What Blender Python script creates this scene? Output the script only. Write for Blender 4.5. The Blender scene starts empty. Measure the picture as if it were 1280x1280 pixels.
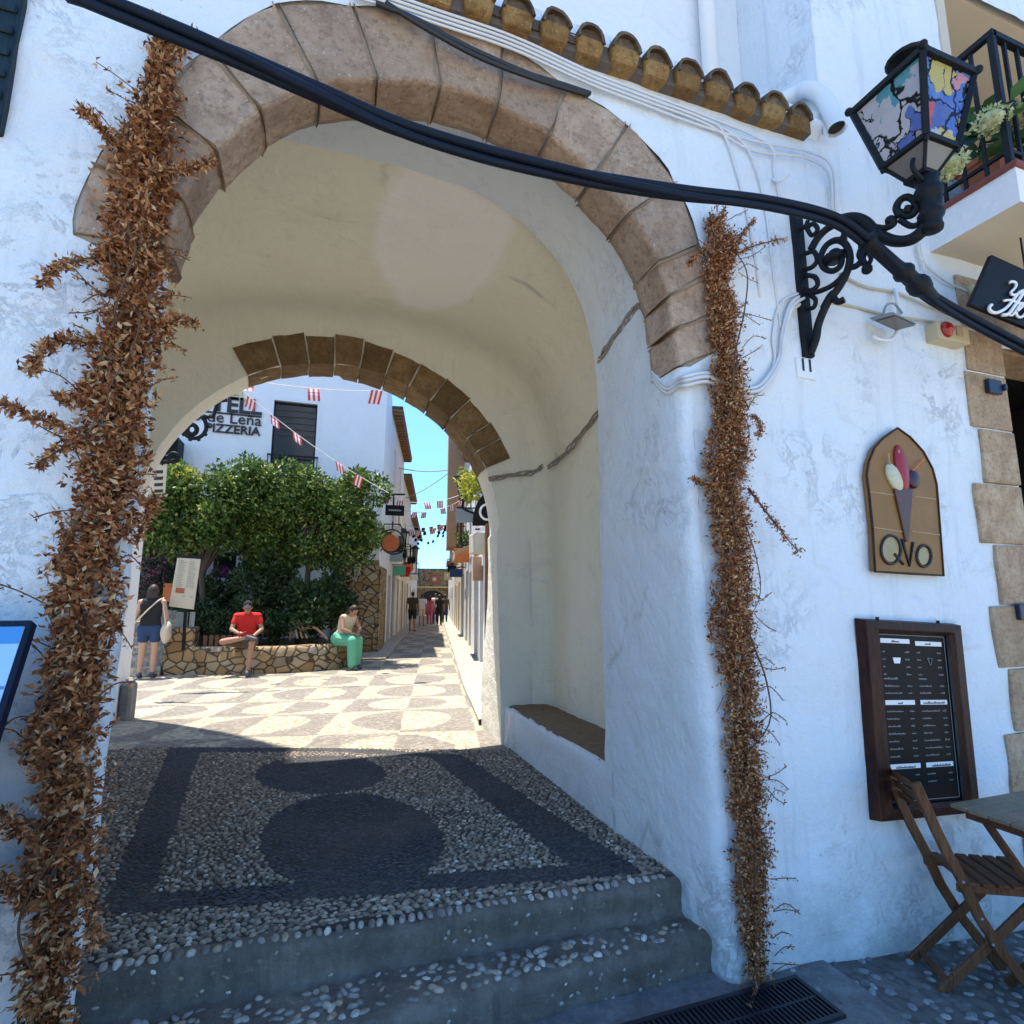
import bpy, bmesh, math, random
import numpy as np
from mathutils import Vector, Matrix, noise
from mathutils.geometry import delaunay_2d_cdt
random.seed(7); RNG = np.random.default_rng(11)
SC = bpy.context.scene; COL = SC.collection
R = math.radians
# ------------------------------------------------------------------ camera
FPX, PITCH, YAW = 690.0, R(8.7), R(19.0)
CAM = Vector((0, -2.13, 1.6))
_r = Vector((math.cos(YAW), -math.sin(YAW), 0))
_f = Vector((math.sin(YAW)*math.cos(PITCH), math.cos(YAW)*math.cos(PITCH), math.sin(PITCH)))
_u = Vector((-math.sin(YAW)*math.sin(PITCH), -math.cos(YAW)*math.sin(PITCH), math.cos(PITCH)))
def _ray(u, v): return _r*((u-640)/FPX) + _u*((640-v)/FPX) + _f
def at(u, v, Y=0.0):            # photo point -> world point on the vertical plane y = Y
    d = _ray(u, v); return CAM + d*((Y-CAM.y)/d.y)
def atx(u, v, X):               # ... on the vertical plane x = X
    d = _ray(u, v); return CAM + d*((X-CAM.x)/d.x)
def atz(u, v, Z):               # ... on the horizontal plane z = Z
    d = _ray(u, v); return CAM + d*((Z-CAM.z)/d.z)
cd = bpy.data.cameras.new('camera'); cam = bpy.data.objects.new('camera', cd); COL.objects.link(cam)
cam.location = CAM; cam.rotation_euler = (math.pi/2+PITCH, 0, -YAW)
cd.sensor_width = 36; cd.lens = 36*FPX/1280; cd.clip_start = .02; cd.clip_end = 3000
SC.camera = cam

# ------------------------------------------------------------------ mesh helpers
class MB:
    """collects shapes, then links them as ONE mesh object"""
    def __init__(s): s.v = []; s.f = []; s.m = []
    def add(s, verts, faces, mi=0):
        o = len(s.v); s.v += [tuple(x) for x in verts]
        s.f += [tuple(i+o for i in f) for f in faces]; s.m += [mi]*len(faces)
    def box(s, a, b, mi=0):
        (x0, y0, z0), (x1, y1, z1) = a, b
        s.add([(x0,y0,z0),(x1,y0,z0),(x1,y1,z0),(x0,y1,z0),(x0,y0,z1),(x1,y0,z1),(x1,y1,z1),(x0,y1,z1)],
              [(0,3,2,1),(4,5,6,7),(0,1,5,4),(1,2,6,5),(2,3,7,6),(3,0,4,7)], mi)
    def obox(s, c, ax, ay, az, mi=0):   # oriented box: centre and three half-axis vectors
        c, ax, ay, az = Vector(c), Vector(ax), Vector(ay), Vector(az)
        vs = [c+ax*i+ay*j+az*k for k in (-1,1) for i, j in ((-1,-1),(1,-1),(1,1),(-1,1))]
        s.add(vs, [(0,3,2,1),(4,5,6,7),(0,1,5,4),(1,2,6,5),(2,3,7,6),(3,0,4,7)], mi)
    def bar(s, p, q, w, d, side=None, mi=0):   # rectangular bar from p to q, w along side
        p, q = Vector(p), Vector(q); t = (q-p); L = t.length; t = t/L
        sd = Vector(side) if side is not None else (Vector((0,0,1)) if abs(t.z) < .9 else Vector((1,0,0)))
        sd = (sd - t*sd.dot(t)).normalized(); n = t.cross(sd)
        s.obox((p+q)/2, t*L/2, sd*w/2, n*d/2, mi)
    def tube(s, pts, r, n=8, mi=0, cap=True):
        pts = [Vector(p) for p in pts]; N = len(pts)
        rs = r if isinstance(r, (list, tuple)) else [r]*N
        t0 = (pts[1]-pts[0]).normalized()
        ref = Vector((0,0,1)) if abs(t0.z) < .8 else Vector((1,0,0))
        a = (ref - t0*ref.dot(t0)).normalized(); vs = []
        for i, p in enumerate(pts):
            t = (pts[min(i+1,N-1)]-pts[max(i-1,0)])
            t = t.normalized() if t.length > 1e-9 else t0
            a = a - t*a.dot(t)
            if a.length < 1e-6: a = t.orthogonal()
            a.normalize(); b = t.cross(a)
            for k in range(n):
                th = 2*math.pi*k/n; vs.append(p+(a*math.cos(th)+b*math.sin(th))*rs[i])
        fs = [(i*n+k, i*n+(k+1)%n, (i+1)*n+(k+1)%n, (i+1)*n+k) for i in range(N-1) for k in range(n)]
        if cap: fs += [tuple(range(n))[::-1], tuple((N-1)*n+k for k in range(n))]
        s.add(vs, fs, mi)
    def lathe(s, prof, c=(0,0,0), n=16, mi=0, axis=None):
        c = Vector(c); vs = []
        rot = Vector((0,0,1)).rotation_difference(Vector(axis)).to_matrix() if axis is not None else Matrix.Identity(3)
        for r, z in prof:
            for k in range(n):
                th = 2*math.pi*k/n; vs.append(c+rot@Vector((r*math.cos(th), r*math.sin(th), z)))
        N = len(prof)
        fs = [(i*n+k, i*n+(k+1)%n, (i+1)*n+(k+1)%n, (i+1)*n+k) for i in range(N-1) for k in range(n)]
        fs += [tuple(range(n))[::-1], tuple((N-1)*n+k for k in range(n))]
        s.add(vs, fs, mi)
    def ball(s, c, rad, n=10, m=7, mi=0, rot=None):
        c = Vector(c); rx, ry, rz = rad if hasattr(rad, '__len__') else (rad,)*3
        M = rot if rot is not None else Matrix.Identity(3)
        vs = [c+M@Vector((0,0,-rz))]
        for i in range(1, m):
            ph = -math.pi/2+math.pi*i/m
            for k in range(n):
                th = 2*math.pi*k/n; vs.append(c+M@Vector((rx*math.cos(ph)*math.cos(th), ry*math.cos(ph)*math.sin(th), rz*math.sin(ph))))
        vs.append(c+M@Vector((0,0,rz))); fs = []
        for k in range(n): fs.append((0, 1+(k+1)%n, 1+k))
        for i in range(m-2):
            for k in range(n): fs.append((1+i*n+k, 1+i*n+(k+1)%n, 1+(i+1)*n+(k+1)%n, 1+(i+1)*n+k))
        T = len(vs)-1
        for k in range(n): fs.append((1+(m-2)*n+k, 1+(m-2)*n+(k+1)%n, T))
        s.add(vs, fs, mi)
    def prism(s, poly, off, mi=0):      # planar polygon (3D points) pushed along off
        n = len(poly); off = Vector(off); a = [Vector(p) for p in poly]
        s.add(a+[p+off for p in a], [tuple(range(n))[::-1], tuple(range(n, 2*n))]+[(i,(i+1)%n,n+(i+1)%n,n+i) for i in range(n)], mi)
    def strip(s, rows, mi=0, closed=False):   # grid of points, quads between rows
        n = len(rows[0]); vs = [p for r in rows for p in r]; k = n if closed else n-1
        s.add(vs, [(i*n+j, i*n+(j+1)%n, (i+1)*n+(j+1)%n, (i+1)*n+j) for i in range(len(rows)-1) for j in range(k)], mi)
    def np_add(s, V, Fc, mi=0):
        o = len(s.v); s.v += [tuple(x) for x in V.tolist()]
        s.f += [tuple(x) for x in (Fc+o).tolist()]; s.m += [mi]*len(Fc)
    def rough(s, amp, freq, seed=0.0, octs=2):
        out = []
        for p in s.v:
            v = Vector(p); d = Vector((0,0,0)); f = freq; a = amp
            for _ in range(octs):
                d += noise.noise_vector(v*f+Vector((seed, seed*1.7, -seed)))*a; f *= 2.3; a *= .5
            out.append(tuple(v+d))
        s.v = out
        return s
    def build(s, name, mats, parent=None, smooth=False, bevel=0, local=False, kind=None, bseg=1):
        me = bpy.data.meshes.new(name)
        off = Vector((0,0,0))
        if parent is not None and not local:
            q = parent
            while q is not None: off += q.location; q = q.parent
        vs = [(x-off.x, y-off.y, z-off.z) for x, y, z in s.v]
        me.from_pydata(vs, [], s.f)
        for m in (mats if isinstance(mats, (list, tuple)) else [mats]): me.materials.append(m)
        me.polygons.foreach_set('material_index', s.m)
        if bevel:
            bm = bmesh.new(); bm.from_mesh(me)
            bmesh.ops.remove_doubles(bm, verts=bm.verts, dist=1e-5)
            ed = [e for e in bm.edges if len(e.link_faces) == 2 and e.calc_face_angle(0) > .5]
            bmesh.ops.bevel(bm, geom=ed, offset=bevel, segments=bseg, affect='EDGES', profile=.6, clamp_overlap=True)
            bm.to_mesh(me); bm.free()
        if smooth: me.polygons.foreach_set('use_smooth', [True]*len(me.polygons))
        me.update()
        o = bpy.data.objects.new(name, me); COL.objects.link(o)
        if parent is not None: o.parent = parent
        if kind: o['kind'] = kind
        return o
def tag(o, label, cat, group=None):
    o['label'] = label; o['category'] = cat
    if group: o['group'] = group
    return o
def thing(name, label, cat, loc=(0,0,0), rz=0, group=None):
    o = bpy.data.objects.new(name, None); COL.objects.link(o); o.empty_display_size = .1
    o.location = loc; o.rotation_euler = (0,0,rz); return tag(o, label, cat, group)
def inside(p, poly):
    x, y = p; c = False; n = len(poly); j = n-1
    for i in range(n):
        xi, yi = poly[i]; xj, yj = poly[j]
        if (yi > y) != (yj > y) and x < (xj-xi)*(y-yi)/(yj-yi)+xi: c = not c
        j = i
    return c
def resample(poly, step, closed=True):
    out = []; n = len(poly)
    for i in range(n if closed else n-1):
        a = Vector(poly[i]); b = Vector(poly[(i+1)%n]); k = max(1, int((b-a).length/step+.5))
        out += [tuple(a.lerp(b, j/k)) for j in range(k)]
    if not closed: out.append(tuple(poly[-1]))
    return out
def sheet(outer, holes, step):          # dense triangulated 2D sheet with holes -> verts2d, tris
    polys = [resample(outer, step)]+[resample(h, step) for h in holes]
    vs, es = [], []
    for P in polys:
        o = len(vs); vs += [Vector(p) for p in P]; es += [(o+i, o+(i+1)%len(P)) for i in range(len(P))]
    xs = [p[0] for p in polys[0]]; ys = [p[1] for p in polys[0]]
    bd = np.array([tuple(v) for v in vs])
    y = min(ys)+step/2; row = 0
    while y < max(ys):
        x = min(xs)+step*(.5 if row % 2 else 1)
        while x < max(xs):
            q = (x+random.uniform(-.15,.15)*step, y+random.uniform(-.15,.15)*step)
            if ((bd[:,0]-q[0])**2+(bd[:,1]-q[1])**2).min() > (step*.5)**2 and inside(q, polys[0]) and not any(inside(q, h) for h in polys[1:]): vs.append(Vector(q))
            x += step
        y += step; row += 1
    V, E_, Fc, *_ = delaunay_2d_cdt(vs, es, [], 0, 1e-6)
    F2 = []
    for f in Fc:
        c = (sum(V[i].x for i in f)/len(f), sum(V[i].y for i in f)/len(f))
        if inside(c, polys[0]) and not any(inside(c, h) for h in polys[1:]): F2.append(tuple(f))
    return [(v.x, v.y) for v in V], F2
def bez(p, n=12):
    """smooth polyline through points (Catmull-Rom)"""
    p = [Vector(q) for q in p]; out = []
    for i in range(len(p)-1):
        a, b, c, d = p[max(i-1,0)], p[i], p[i+1], p[min(i+2,len(p)-1)]
        for k in range(n):
            t = k/n
            out.append(.5*((2*b)+(c-a)*t+(2*a-5*b+4*c-d)*t*t+(3*b-a-3*c+d)*t**3))
    out.append(p[-1]); return out
def text(s, size, m, parent, o, xd, yd, name='lettering', depth=.002, align='LEFT', bold=0):
    cu = bpy.data.curves.new(name, 'FONT'); cu.body = s; cu.size = size; cu.extrude = depth; cu.align_x = align; cu.resolution_u = 3; cu.offset = bold
    tmp = bpy.data.objects.new(name, cu); COL.objects.link(tmp)
    me = bpy.data.meshes.new_from_object(tmp.evaluated_get(bpy.context.evaluated_depsgraph_get()))
    bpy.data.objects.remove(tmp); bpy.data.curves.remove(cu)
    xd, yd = Vector(xd), Vector(yd); zd = xd.cross(yd).normalized()
    M = Matrix(((xd.x,yd.x,zd.x,o[0]),(xd.y,yd.y,zd.y,o[1]),(xd.z,yd.z,zd.z,o[2]),(0,0,0,1)))
    off = Vector((0,0,0)); q = parent
    while q is not None: off += q.location; q = q.parent
    me.transform(Matrix.Translation(-off)@M); me.materials.clear(); me.materials.append(m)
    ob = bpy.data.objects.new(name, me); COL.objects.link(ob); ob.parent = parent
    return ob

# ------------------------------------------------------------------ materials
class NT:
    def __init__(s, name):
        s.m = bpy.data.materials.new(name); s.m.use_nodes = True; s.t = s.m.node_tree; s.n = s.t.nodes; s.l = s.t.links
        s.b = s.n['Principled BSDF']; s.tc = s.n.new('ShaderNodeTexCoord'); s.co = s.tc.outputs['Object']
    def set(s, node, k, v):
        i = node.inputs[k]
        if hasattr(v, 'links') or isinstance(v, bpy.types.NodeSocket): s.l.new(v, i)
        else:
            try: i.default_value = v
            except Exception: i.default_value = (*v, 1)
    def noise(s, scale, det=4, rough=.55, dist=0, co=None):
        n = s.n.new('ShaderNodeTexNoise'); s.l.new(co or s.co, n.inputs['Vector'])
        n.inputs['Scale'].default_value = scale; n.inputs['Detail'].default_value = det; n.inputs['Roughness'].default_value = rough; n.inputs['Distortion'].default_value = dist
        return n.outputs['Fac']
    def voro(s, scale, feat='F1', co=None, out='Distance', rnd=1):
        n = s.n.new('ShaderNodeTexVoronoi'); n.feature = feat; s.l.new(co or s.co, n.inputs['Vector']); n.inputs['Scale'].default_value = scale; n.inputs['Randomness'].default_value = rnd
        return n.outputs[out]
    def ramp(s, fac, stops, interp='LINEAR'):
        n = s.n.new('ShaderNodeValToRGB'); s.l.new(fac, n.inputs[0]); e = n.color_ramp.elements; n.color_ramp.interpolation = interp
        while len(e) < len(stops): e.new(.5)
        for i, (p, c) in enumerate(stops):
            e[i].position = p; e[i].color = (*c, 1) if hasattr(c, '__len__') else (c, c, c, 1)
        return n.outputs[0]
    def mix(s, fac, a, b, mode='MIX'):
        n = s.n.new('ShaderNodeMix'); n.data_type = 'RGBA'; n.blend_type = mode
        for k, v in ((0, fac), (6, a), (7, b)):
            if isinstance(v, bpy.types.NodeSocket): s.l.new(v, n.inputs[k])
            elif k == 0: n.inputs[0].default_value = v
            else: n.inputs[k].default_value = (*v, 1)
        return n.outputs[2]
    def math(s, op, a, b=0.0, c=None, clamp=False):
        n = s.n.new('ShaderNodeMath'); n.operation = op; n.use_clamp = clamp
        for k, v in enumerate((a, b, c)):
            if v is None: continue
            if isinstance(v, bpy.types.NodeSocket): s.l.new(v, n.inputs[k])
            else: n.inputs[k].default_value = v
        return n.outputs[0]
    def mapped(s, scale=(1,1,1), rot=(0,0,0), loc=(0,0,0), co=None):
        n = s.n.new('ShaderNodeMapping'); s.l.new(co or s.co, n.inputs['Vector'])
        n.inputs['Scale'].default_value = scale; n.inputs['Rotation'].default_value = rot; n.inputs['Location'].default_value = loc
        return n.outputs[0]
    def island(s):
        n = s.n.new('ShaderNodeNewGeometry'); return n.outputs['Random Per Island']
    def objrand(s): return s.n.new('ShaderNodeObjectInfo').outputs['Random']
    def bump(s, h, strength=.5, dist=.01, prev=None):
        n = s.n.new('ShaderNodeBump'); n.inputs['Strength'].default_value = strength; n.inputs['Distance'].default_value = dist
        s.l.new(h, n.inputs['Height'])
        if prev is not None: s.l.new(prev, n.inputs['Normal'])
        return n.outputs[0]
    def fin(s, col, rough=.8, normal=None, metal=0, spec=None, trans=None):
        s.set(s.b, 'Base Color', col); s.set(s.b, 'Roughness', rough); s.set(s.b, 'Metallic', metal)
        if normal is not None: s.l.new(normal, s.b.inputs['Normal'])
        if spec is not None: s.b.inputs['Specular IOR Level'].default_value = spec
        return s.m
def plain(name, c, rough=.6, var=.25, scale=8, bump=.0, bscale=60, metal=0, spec=None):
    t = NT(name); n = t.noise(scale, 5)
    col = t.mix(n, tuple(x*(1-var) for x in c), tuple(min(1, x*(1+var)) for x in c))
    return t.fin(col, rough, t.bump(t.noise(bscale, 4), bump, .01) if bump else None, metal, spec)
def plaster(name, c, dirt=(.45,.42,.36), flake=.5, amount=.5, grime=0):
    t = NT(name)
    big = t.noise(1.3, 5, .6); mid = t.noise(7, 6, .65); fine = t.noise(55, 4, .6)
    col = t.mix(big, tuple(x*.93 for x in c), tuple(min(.88, x*1.05) for x in c))
    st = t.ramp(t.noise(3.1, 8, .72, .6), [(.56, 0), (.72, 1)])
    col = t.mix(t.math('MULTIPLY', st, .22*amount), col, dirt)
    cr = t.voro(.8, 'DISTANCE_TO_EDGE', t.mix(.30, t.co, t.n.new('ShaderNodeTexNoise').outputs['Color']))
    crw = t.ramp(cr, [(0, 1), (.012, 0)])
    crm = t.math('MULTIPLY', crw, t.ramp(t.noise(1.6, 4), [(.54, 0), (.66, 1)]))
    col = t.mix(t.math('MULTIPLY', crm, .45*amount), col, (.33,.32,.30))
    if grime:           # splash dirt along the foot of the wall and rain streaks
        sx = t.n.new('ShaderNodeSeparateXYZ'); t.l.new(t.co, sx.inputs[0])
        gz_ = t.math('SUBTRACT', t.math('MULTIPLY', t.noise(4, 7, .7), 1.0), sx.outputs[2]); gm = t.ramp(gz_, [(.12, 0), (.62, 1)])
        col = t.mix(t.math('MULTIPLY', gm, .55*grime), col, (.34,.35,.34))
        sk = t.ramp(t.noise(2.2, 6, .65, .2, t.mapped((5,5,.35))), [(.54, 0), (.74, 1)]); col = t.mix(t.math('MULTIPLY', sk, .30*grime), col, (.42,.46,.50))
        sp_ = t.ramp(t.noise(48, 3, .6), [(.69, 0), (.72, 1)]); col = t.mix(t.math('MULTIPLY', t.math('MULTIPLY', sp_, t.ramp(t.noise(1.7, 3), [(.5, 0), (.6, 1)])), .55*grime), col, (.25,.26,.27))
    # old layers of limewash broken away in places: low plates
    pl = t.ramp(t.noise(5.5, 8, .74, .5), [(.50, 0), (.56, 1)])
    plm = t.math('MULTIPLY', pl, t.ramp(t.noise(1.25, 4), [(.50, 0), (.64, 1)]))
    nb = t.bump(big, .6, .07); nb = t.bump(mid, .6, .03, nb); nb = t.bump(plm, flake, .006, nb); nb = t.bump(t.noise(16, 6, .7, .4), .5, .012, nb); nb = t.bump(fine, .45, .006, nb); nb = t.bump(crm, -.5*amount, .004, nb)
    return t.fin(col, .88, nb, spec=.25)
M = {}
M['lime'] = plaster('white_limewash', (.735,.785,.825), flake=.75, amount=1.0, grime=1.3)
M['cream'] = plaster('cream_plaster', (.84,.80,.69), (.42,.37,.27), .45, 1.5, .6)
M['upper'] = plaster('smooth_white_render', (.80,.81,.82), flake=.1, amount=.2)
def stone(name, a, b, c, rnd=.35, pits=1.0):
    t = NT(name); n1 = t.noise(6, 7, .7); n2 = t.noise(38, 5, .7)
    col = t.ramp(n1, [(.3, a), (.52, b), (.72, c)])
    col = t.mix(t.math('MULTIPLY', t.objrand(), rnd), col, tuple(x*.55 for x in a))
    col = t.mix(t.ramp(n2, [(.35, .55), (.5, 0)]), col, tuple(x*.5 for x in a))
    col = t.mix(t.ramp(t.noise(90, 2), [(.66, 0), (.74, .5)]), col, tuple(min(.8, x*2) for x in c))
    pit = t.ramp(t.voro(30), [(.06, 0), (.2, 1)])
    nb = t.bump(n1, .6, .03); nb = t.bump(n2, .55, .012, nb); nb = t.bump(pit, .4*pits, .006, nb)
    return t.fin(col, .9, nb, spec=.2)
M['tosca'] = stone('reddish_arch_stone', (.30,.20,.138), (.51,.375,.27), (.61,.49,.385), .5)
M['ochre'] = stone('ochre_arch_stone', (.14,.085,.04), (.27,.175,.085), (.38,.27,.14), .5)
M['sand'] = stone('golden_sandstone', (.30,.20,.12), (.49,.35,.225), (.60,.47,.33), .25)
M['rubble'] = stone('rubble_stone', (.26,.19,.11), (.42,.31,.18), (.50,.42,.30), .2)
M['mortar'] = plain('pale_lime_mortar', (.40,.36,.30), .95, .3, 20, .5, 80)
M['gap_shade'] = plain('tile_gap_shade_brown', (.12,.10,.08), .95, .3, 20, .5, 80)
def cement(name, c, warm=0):
    t = NT(name); n = t.noise(5, 8, .7); col = t.ramp(n, [(.3, tuple(x*.55 for x in c)), (.55, c), (.75, tuple(x*1.5 for x in c))])
    st = t.noise(3, 6, .7, .0, t.mapped((6,6,.7)))
    col = t.mix(t.ramp(st, [(.45, 0), (.7, .6)]), col, tuple(x*.45 for x in c))
    nb = t.bump(n, .5, .02); nb = t.bump(t.noise(70, 5, .7), .8, .008, nb); nb = t.bump(t.noise(24, 6, .75, .5), .7, .014, nb)
    col = t.mix(t.ramp(t.noise(40, 4, .7), [(.60, 0), (.70, .45)]), col, (.28,.27,.25))
    return t.fin(col, .9, nb, spec=.3)
M['cement'] = cement('weathered_step_cement', (.185,.165,.14))
M['bed'] = cement('pebble_bedding_mortar', (.07,.068,.064))
M['kerb'] = cement('drain_surround_concrete', (.20,.205,.21))
def pebble(name, stops, rough=.55):
    t = NT(name); r = t.island(); col = t.ramp(r, stops)
    col = t.mix(t.ramp(t.noise(60, 4), [(.35, .45), (.6, 0)]), col, (.05,.045,.04))
    return t.fin(col, rough, t.bump(t.noise(150, 3), .25, .003), spec=.45)
M['peb_light'] = pebble('cream_river_pebbles', [(0,(.12,.095,.07)), (.3,(.25,.205,.15)), (.6,(.42,.36,.27)), (.82,(.33,.23,.165)), (1,(.74,.69,.59))])
M['peb_dark'] = pebble('dark_slate_pebbles', [(0,(.022,.026,.034)), (.5,(.038,.043,.054)), (.9,(.06,.064,.074)), (1,(.09,.09,.095))])
M['peb_step'] = pebble('step_pebbles', [(0,(.15,.14,.13)), (.35,(.30,.28,.255)), (.7,(.48,.45,.40)), (.88,(.40,.30,.19)), (1,(.74,.71,.66))])
M['peb_front'] = pebble('front_paving_pebbles', [(0,(.09,.10,.11)), (.5,(.17,.18,.19)), (1,(.36,.37,.38))])
def leafmat(name, stops, rough=.6, transl=.25):
    t = NT(name); col = t.ramp(t.island(), stops)
    m = t.fin(col, rough, spec=.3)
    tr = t.n.new('ShaderNodeBsdfTranslucent'); t.l.new(col, tr.inputs[0]); mx = t.n.new('ShaderNodeMixShader'); mx.inputs[0].default_value = transl
    out = t.n['Material Output']; t.l.new(t.b.outputs[0], mx.inputs[1]); t.l.new(tr.outputs[0], mx.inputs[2]); t.l.new(mx.outputs[0], out.inputs[0])
    return m
M['dry'] = leafmat('dry_brown_leaves', [(0,(.08,.024,.012)), (.25,(.24,.09,.036)), (.55,(.41,.17,.066)), (.82,(.54,.29,.13)), (1,(.72,.54,.33))], .8, .2)
M['drytwig'] = plain('dry_twigs', (.12,.06,.03), .9, .4, 30)
M['leaf'] = leafmat('orange_tree_leaves', [(0,(.022,.052,.012)), (.35,(.055,.115,.022)), (.7,(.11,.195,.035)), (.9,(.21,.28,.06)), (1,(.42,.43,.13))], .42, .25)
M['leafdark'] = leafmat('dark_shrub_leaves', [(0,(.012,.028,.012)), (.6,(.032,.066,.022)), (1,(.08,.13,.04))], .5, .15)
M['leafyellow'] = leafmat('yellow_green_leaves', [(0,(.20,.24,.03)), (.6,(.40,.42,.05)), (1,(.60,.58,.10))], .5, .35)
M['leafbalc'] = leafmat('potted_plant_leaves', [(0,(.014,.04,.012)), (.5,(.03,.085,.02)), (1,(.08,.17,.04))], .4, .25)
M['petal_green'] = leafmat('greenish_hydrangea_petals', [(0,(.30,.34,.14)), (.5,(.52,.54,.28)), (1,(.74,.74,.50))], .7, .3)
M['petal_mag'] = leafmat('magenta_petals', [(0,(.08,.015,.05)), (.5,(.22,.04,.14)), (1,(.45,.14,.32))], .7, .3)
M['bark'] = plain('grey_brown_bark', (.085,.065,.05), .95, .4, 14, .8, 40)
M['iron'] = plain('black_wrought_iron', (.007,.009,.012), .55, .4, 20, .25, 50, .0, .22)
M['cable'] = plain('dark_blue_black_cable', (.006,.012,.026), .6, .4, 9, .2, 60, 0, .18)
M['cable_black'] = plain('dull_black_cable', (.018,.018,.02), .5, .3, 6)
M['cable_white'] = plain('painted_white_cable', (.66,.67,.68), .7, .12, 9)
M['cable_grey'] = plain('grey_old_cable', (.30,.27,.23), .8, .35, 12)
M['cable_cream'] = plain('cream_cable', (.52,.46,.33), .7, .2, 10)
M['pvc'] = plain('painted_white_pipe', (.74,.76,.78), .5, .06, 5)
def wood(name, a, b, rough=.55, sc=(3, 3, 40), bump=.25):
    t = NT(name); g = t.noise(3, 6, .6, .8, t.mapped((sc[2], sc[1], sc[0]))); col = t.ramp(g, [(.3, a), (.7, b)])
    col = t.mix(t.ramp(t.noise(2.5, 5), [(.45, 0), (.7, .5)]), col, tuple(x*.5 for x in a))
    return t.fin(col, rough, t.bump(g, bump, .004), spec=.2)
M['wood'] = wood('brown_acacia_wood', (.075,.030,.014), (.20,.09,.042))
M['woodtop'] = wood('weathered_table_wood', (.17,.12,.075), (.34,.26,.17), .55)
M['frame'] = wood('dark_carved_frame_wood', (.014,.005,.004), (.075,.026,.014), .5)
M['shutter'] = wood('brown_shutter_wood', (.055,.020,.012), (.12,.045,.025), .5, (40, 3, 3))
M['shutter_dark'] = wood('dark_teal_painted_wood', (.008,.020,.030), (.020,.042,.058), .5)
M['eave_wood'] = wood('brown_eave_boards', (.20,.10,.04), (.34,.19,.09), .7)
M['black'] = plain('black_painted_board', (.006,.006,.007), .5, .2, 10, spec=.15)
M['shade_black'] = plain('interior_shade_black', (.03,.028,.026), .9, .3, 2)  # near-black colour stands in for the shade inside room, drain and pipe
M['white_ink'] = plain('white_lettering', (.80,.80,.80), .6, .03)
M['grey_ink'] = plain('grey_small_print', (.24,.24,.24), .6, .03)
M['black_ink'] = plain('black_lettering', (.015,.015,.017), .5, .1)
M['plaque'] = plain('brown_glazed_tile', (.26,.135,.042), .4, .22, 9, .15, 20, spec=.2)
M['plaque_low'] = plain('pale_glaze_patch', (.34,.26,.11), .32, .3, 12)
M['groove'] = plain('pale_tile_joint', (.42,.30,.17), .7, .2)
M['cone'] = plain('brown_cone_glaze', (.085,.026,.016), .35, .3, 20, .2, 40)
M['ice_w'] = plain('speckled_cream_scoop', (.55,.52,.36), .5, .35, 50)
M['ice_r'] = plain('raspberry_red_scoop', (.30,.012,.022), .35, .3, 16)
M['ice_p'] = plain('dark_purple_scoop', (.035,.010,.028), .35, .3, 16)
M['terracotta'] = plain('terracotta', (.36,.105,.045), .75, .25, 10, .2, 40)
M['tile_old'] = stone('old_roof_tile', (.07,.05,.035), (.15,.105,.07), (.24,.18,.12), .3)
M['tile_ochre'] = stone('ochre_tile_bed', (.15,.08,.03), (.31,.185,.07), (.44,.31,.15), .5)
M['beige'] = plain('beige_soffit_paint', (.56,.50,.40), .85, .08, 3, .2, 20)
M['redtile'] = plain('red_clay_edge_tile', (.17,.045,.03), .6, .3, 12)
M['boxcream'] = plain('cream_plastic', (.55,.46,.28), .45, .12, 10)
M['redlens'] = plain('red_plastic_lens', (.34,.012,.008), .2, .2, 10, spec=.6)
M['greymetal'] = plain('grey_painted_metal', (.24,.28,.30), .4, .15, 10)
M['panel_blue'] = plain('pale_blue_printed_sheet', (.36,.60,.82), .5, .08, 3, spec=.2)
M['panel_navy'] = plain('navy_metal_frame', (.006,.014,.034), .45, .2, 6, spec=.2)
M['bluebracket'] = plain('navy_metal_catch', (.012,.018,.05), .4, .2, 9)
M['grate'] = plain('dark_cast_iron_grate', (.014,.014,.022), .45, .3, 20)
M['board_cream'] = plain('cream_menu_sheet', (.52,.48,.37), .5, .08, 6)
M['orange'] = plain('orange_board', (.60,.16,.03), .5, .2, 6)
M['flag_red'] = plain('red_pennant_cloth', (.55,.06,.06), .8, .1)
M['flag_white'] = plain('white_pennant_cloth', (.78,.75,.74), .8, .05)
M['string'] = plain('pale_string', (.60,.58,.55), .8, .1)
M['amber'] = plain('amber_resin_lamp_shade', (.42,.10,.02), .25, .35, 8)
M['cornice'] = plain('pale_yellow_cornice', (.62,.50,.24), .8, .1)
M['skin'] = plain('tanned_skin', (.36,.19,.12), .55, .1, 20)
M['skin_pale'] = plain('fair_skin', (.52,.30,.21), .55, .1, 20)
M['hair'] = plain('dark_brown_hair', (.028,.014,.009), .6, .4, 60)
M['cloth_black'] = plain('black_cloth', (.014,.014,.016), .9, .2, 40)
M['cloth_red'] = plain('red_cotton', (.50,.016,.014), .9, .12, 30)
M['cloth_denim'] = plain('blue_denim', (.022,.055,.14), .9, .3, 40)
M['cloth_green'] = plain('mint_green_cloth', (.12,.42,.26), .9, .15, 20)
M['cloth_olive'] = plain('olive_brown_cloth', (.055,.045,.025), .9, .2, 30)
M['cloth_cream'] = plain('cream_canvas', (.60,.52,.40), .9, .15, 30)
M['cloth_white'] = plain('white_cotton', (.68,.70,.74), .9, .08, 30)
M['cloth_pink'] = plain('pink_cotton', (.50,.09,.16), .9, .15, 30)
M['cloth_grey'] = plain('grey_brown_cloth', (.11,.08,.06), .9, .2, 30)
M['shoe'] = plain('grey_shoe', (.09,.085,.10), .7, .3, 30)
def glass(name, c, rough=.15):
    t = NT(name); return t.fin(c, rough, spec=.6)
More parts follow.
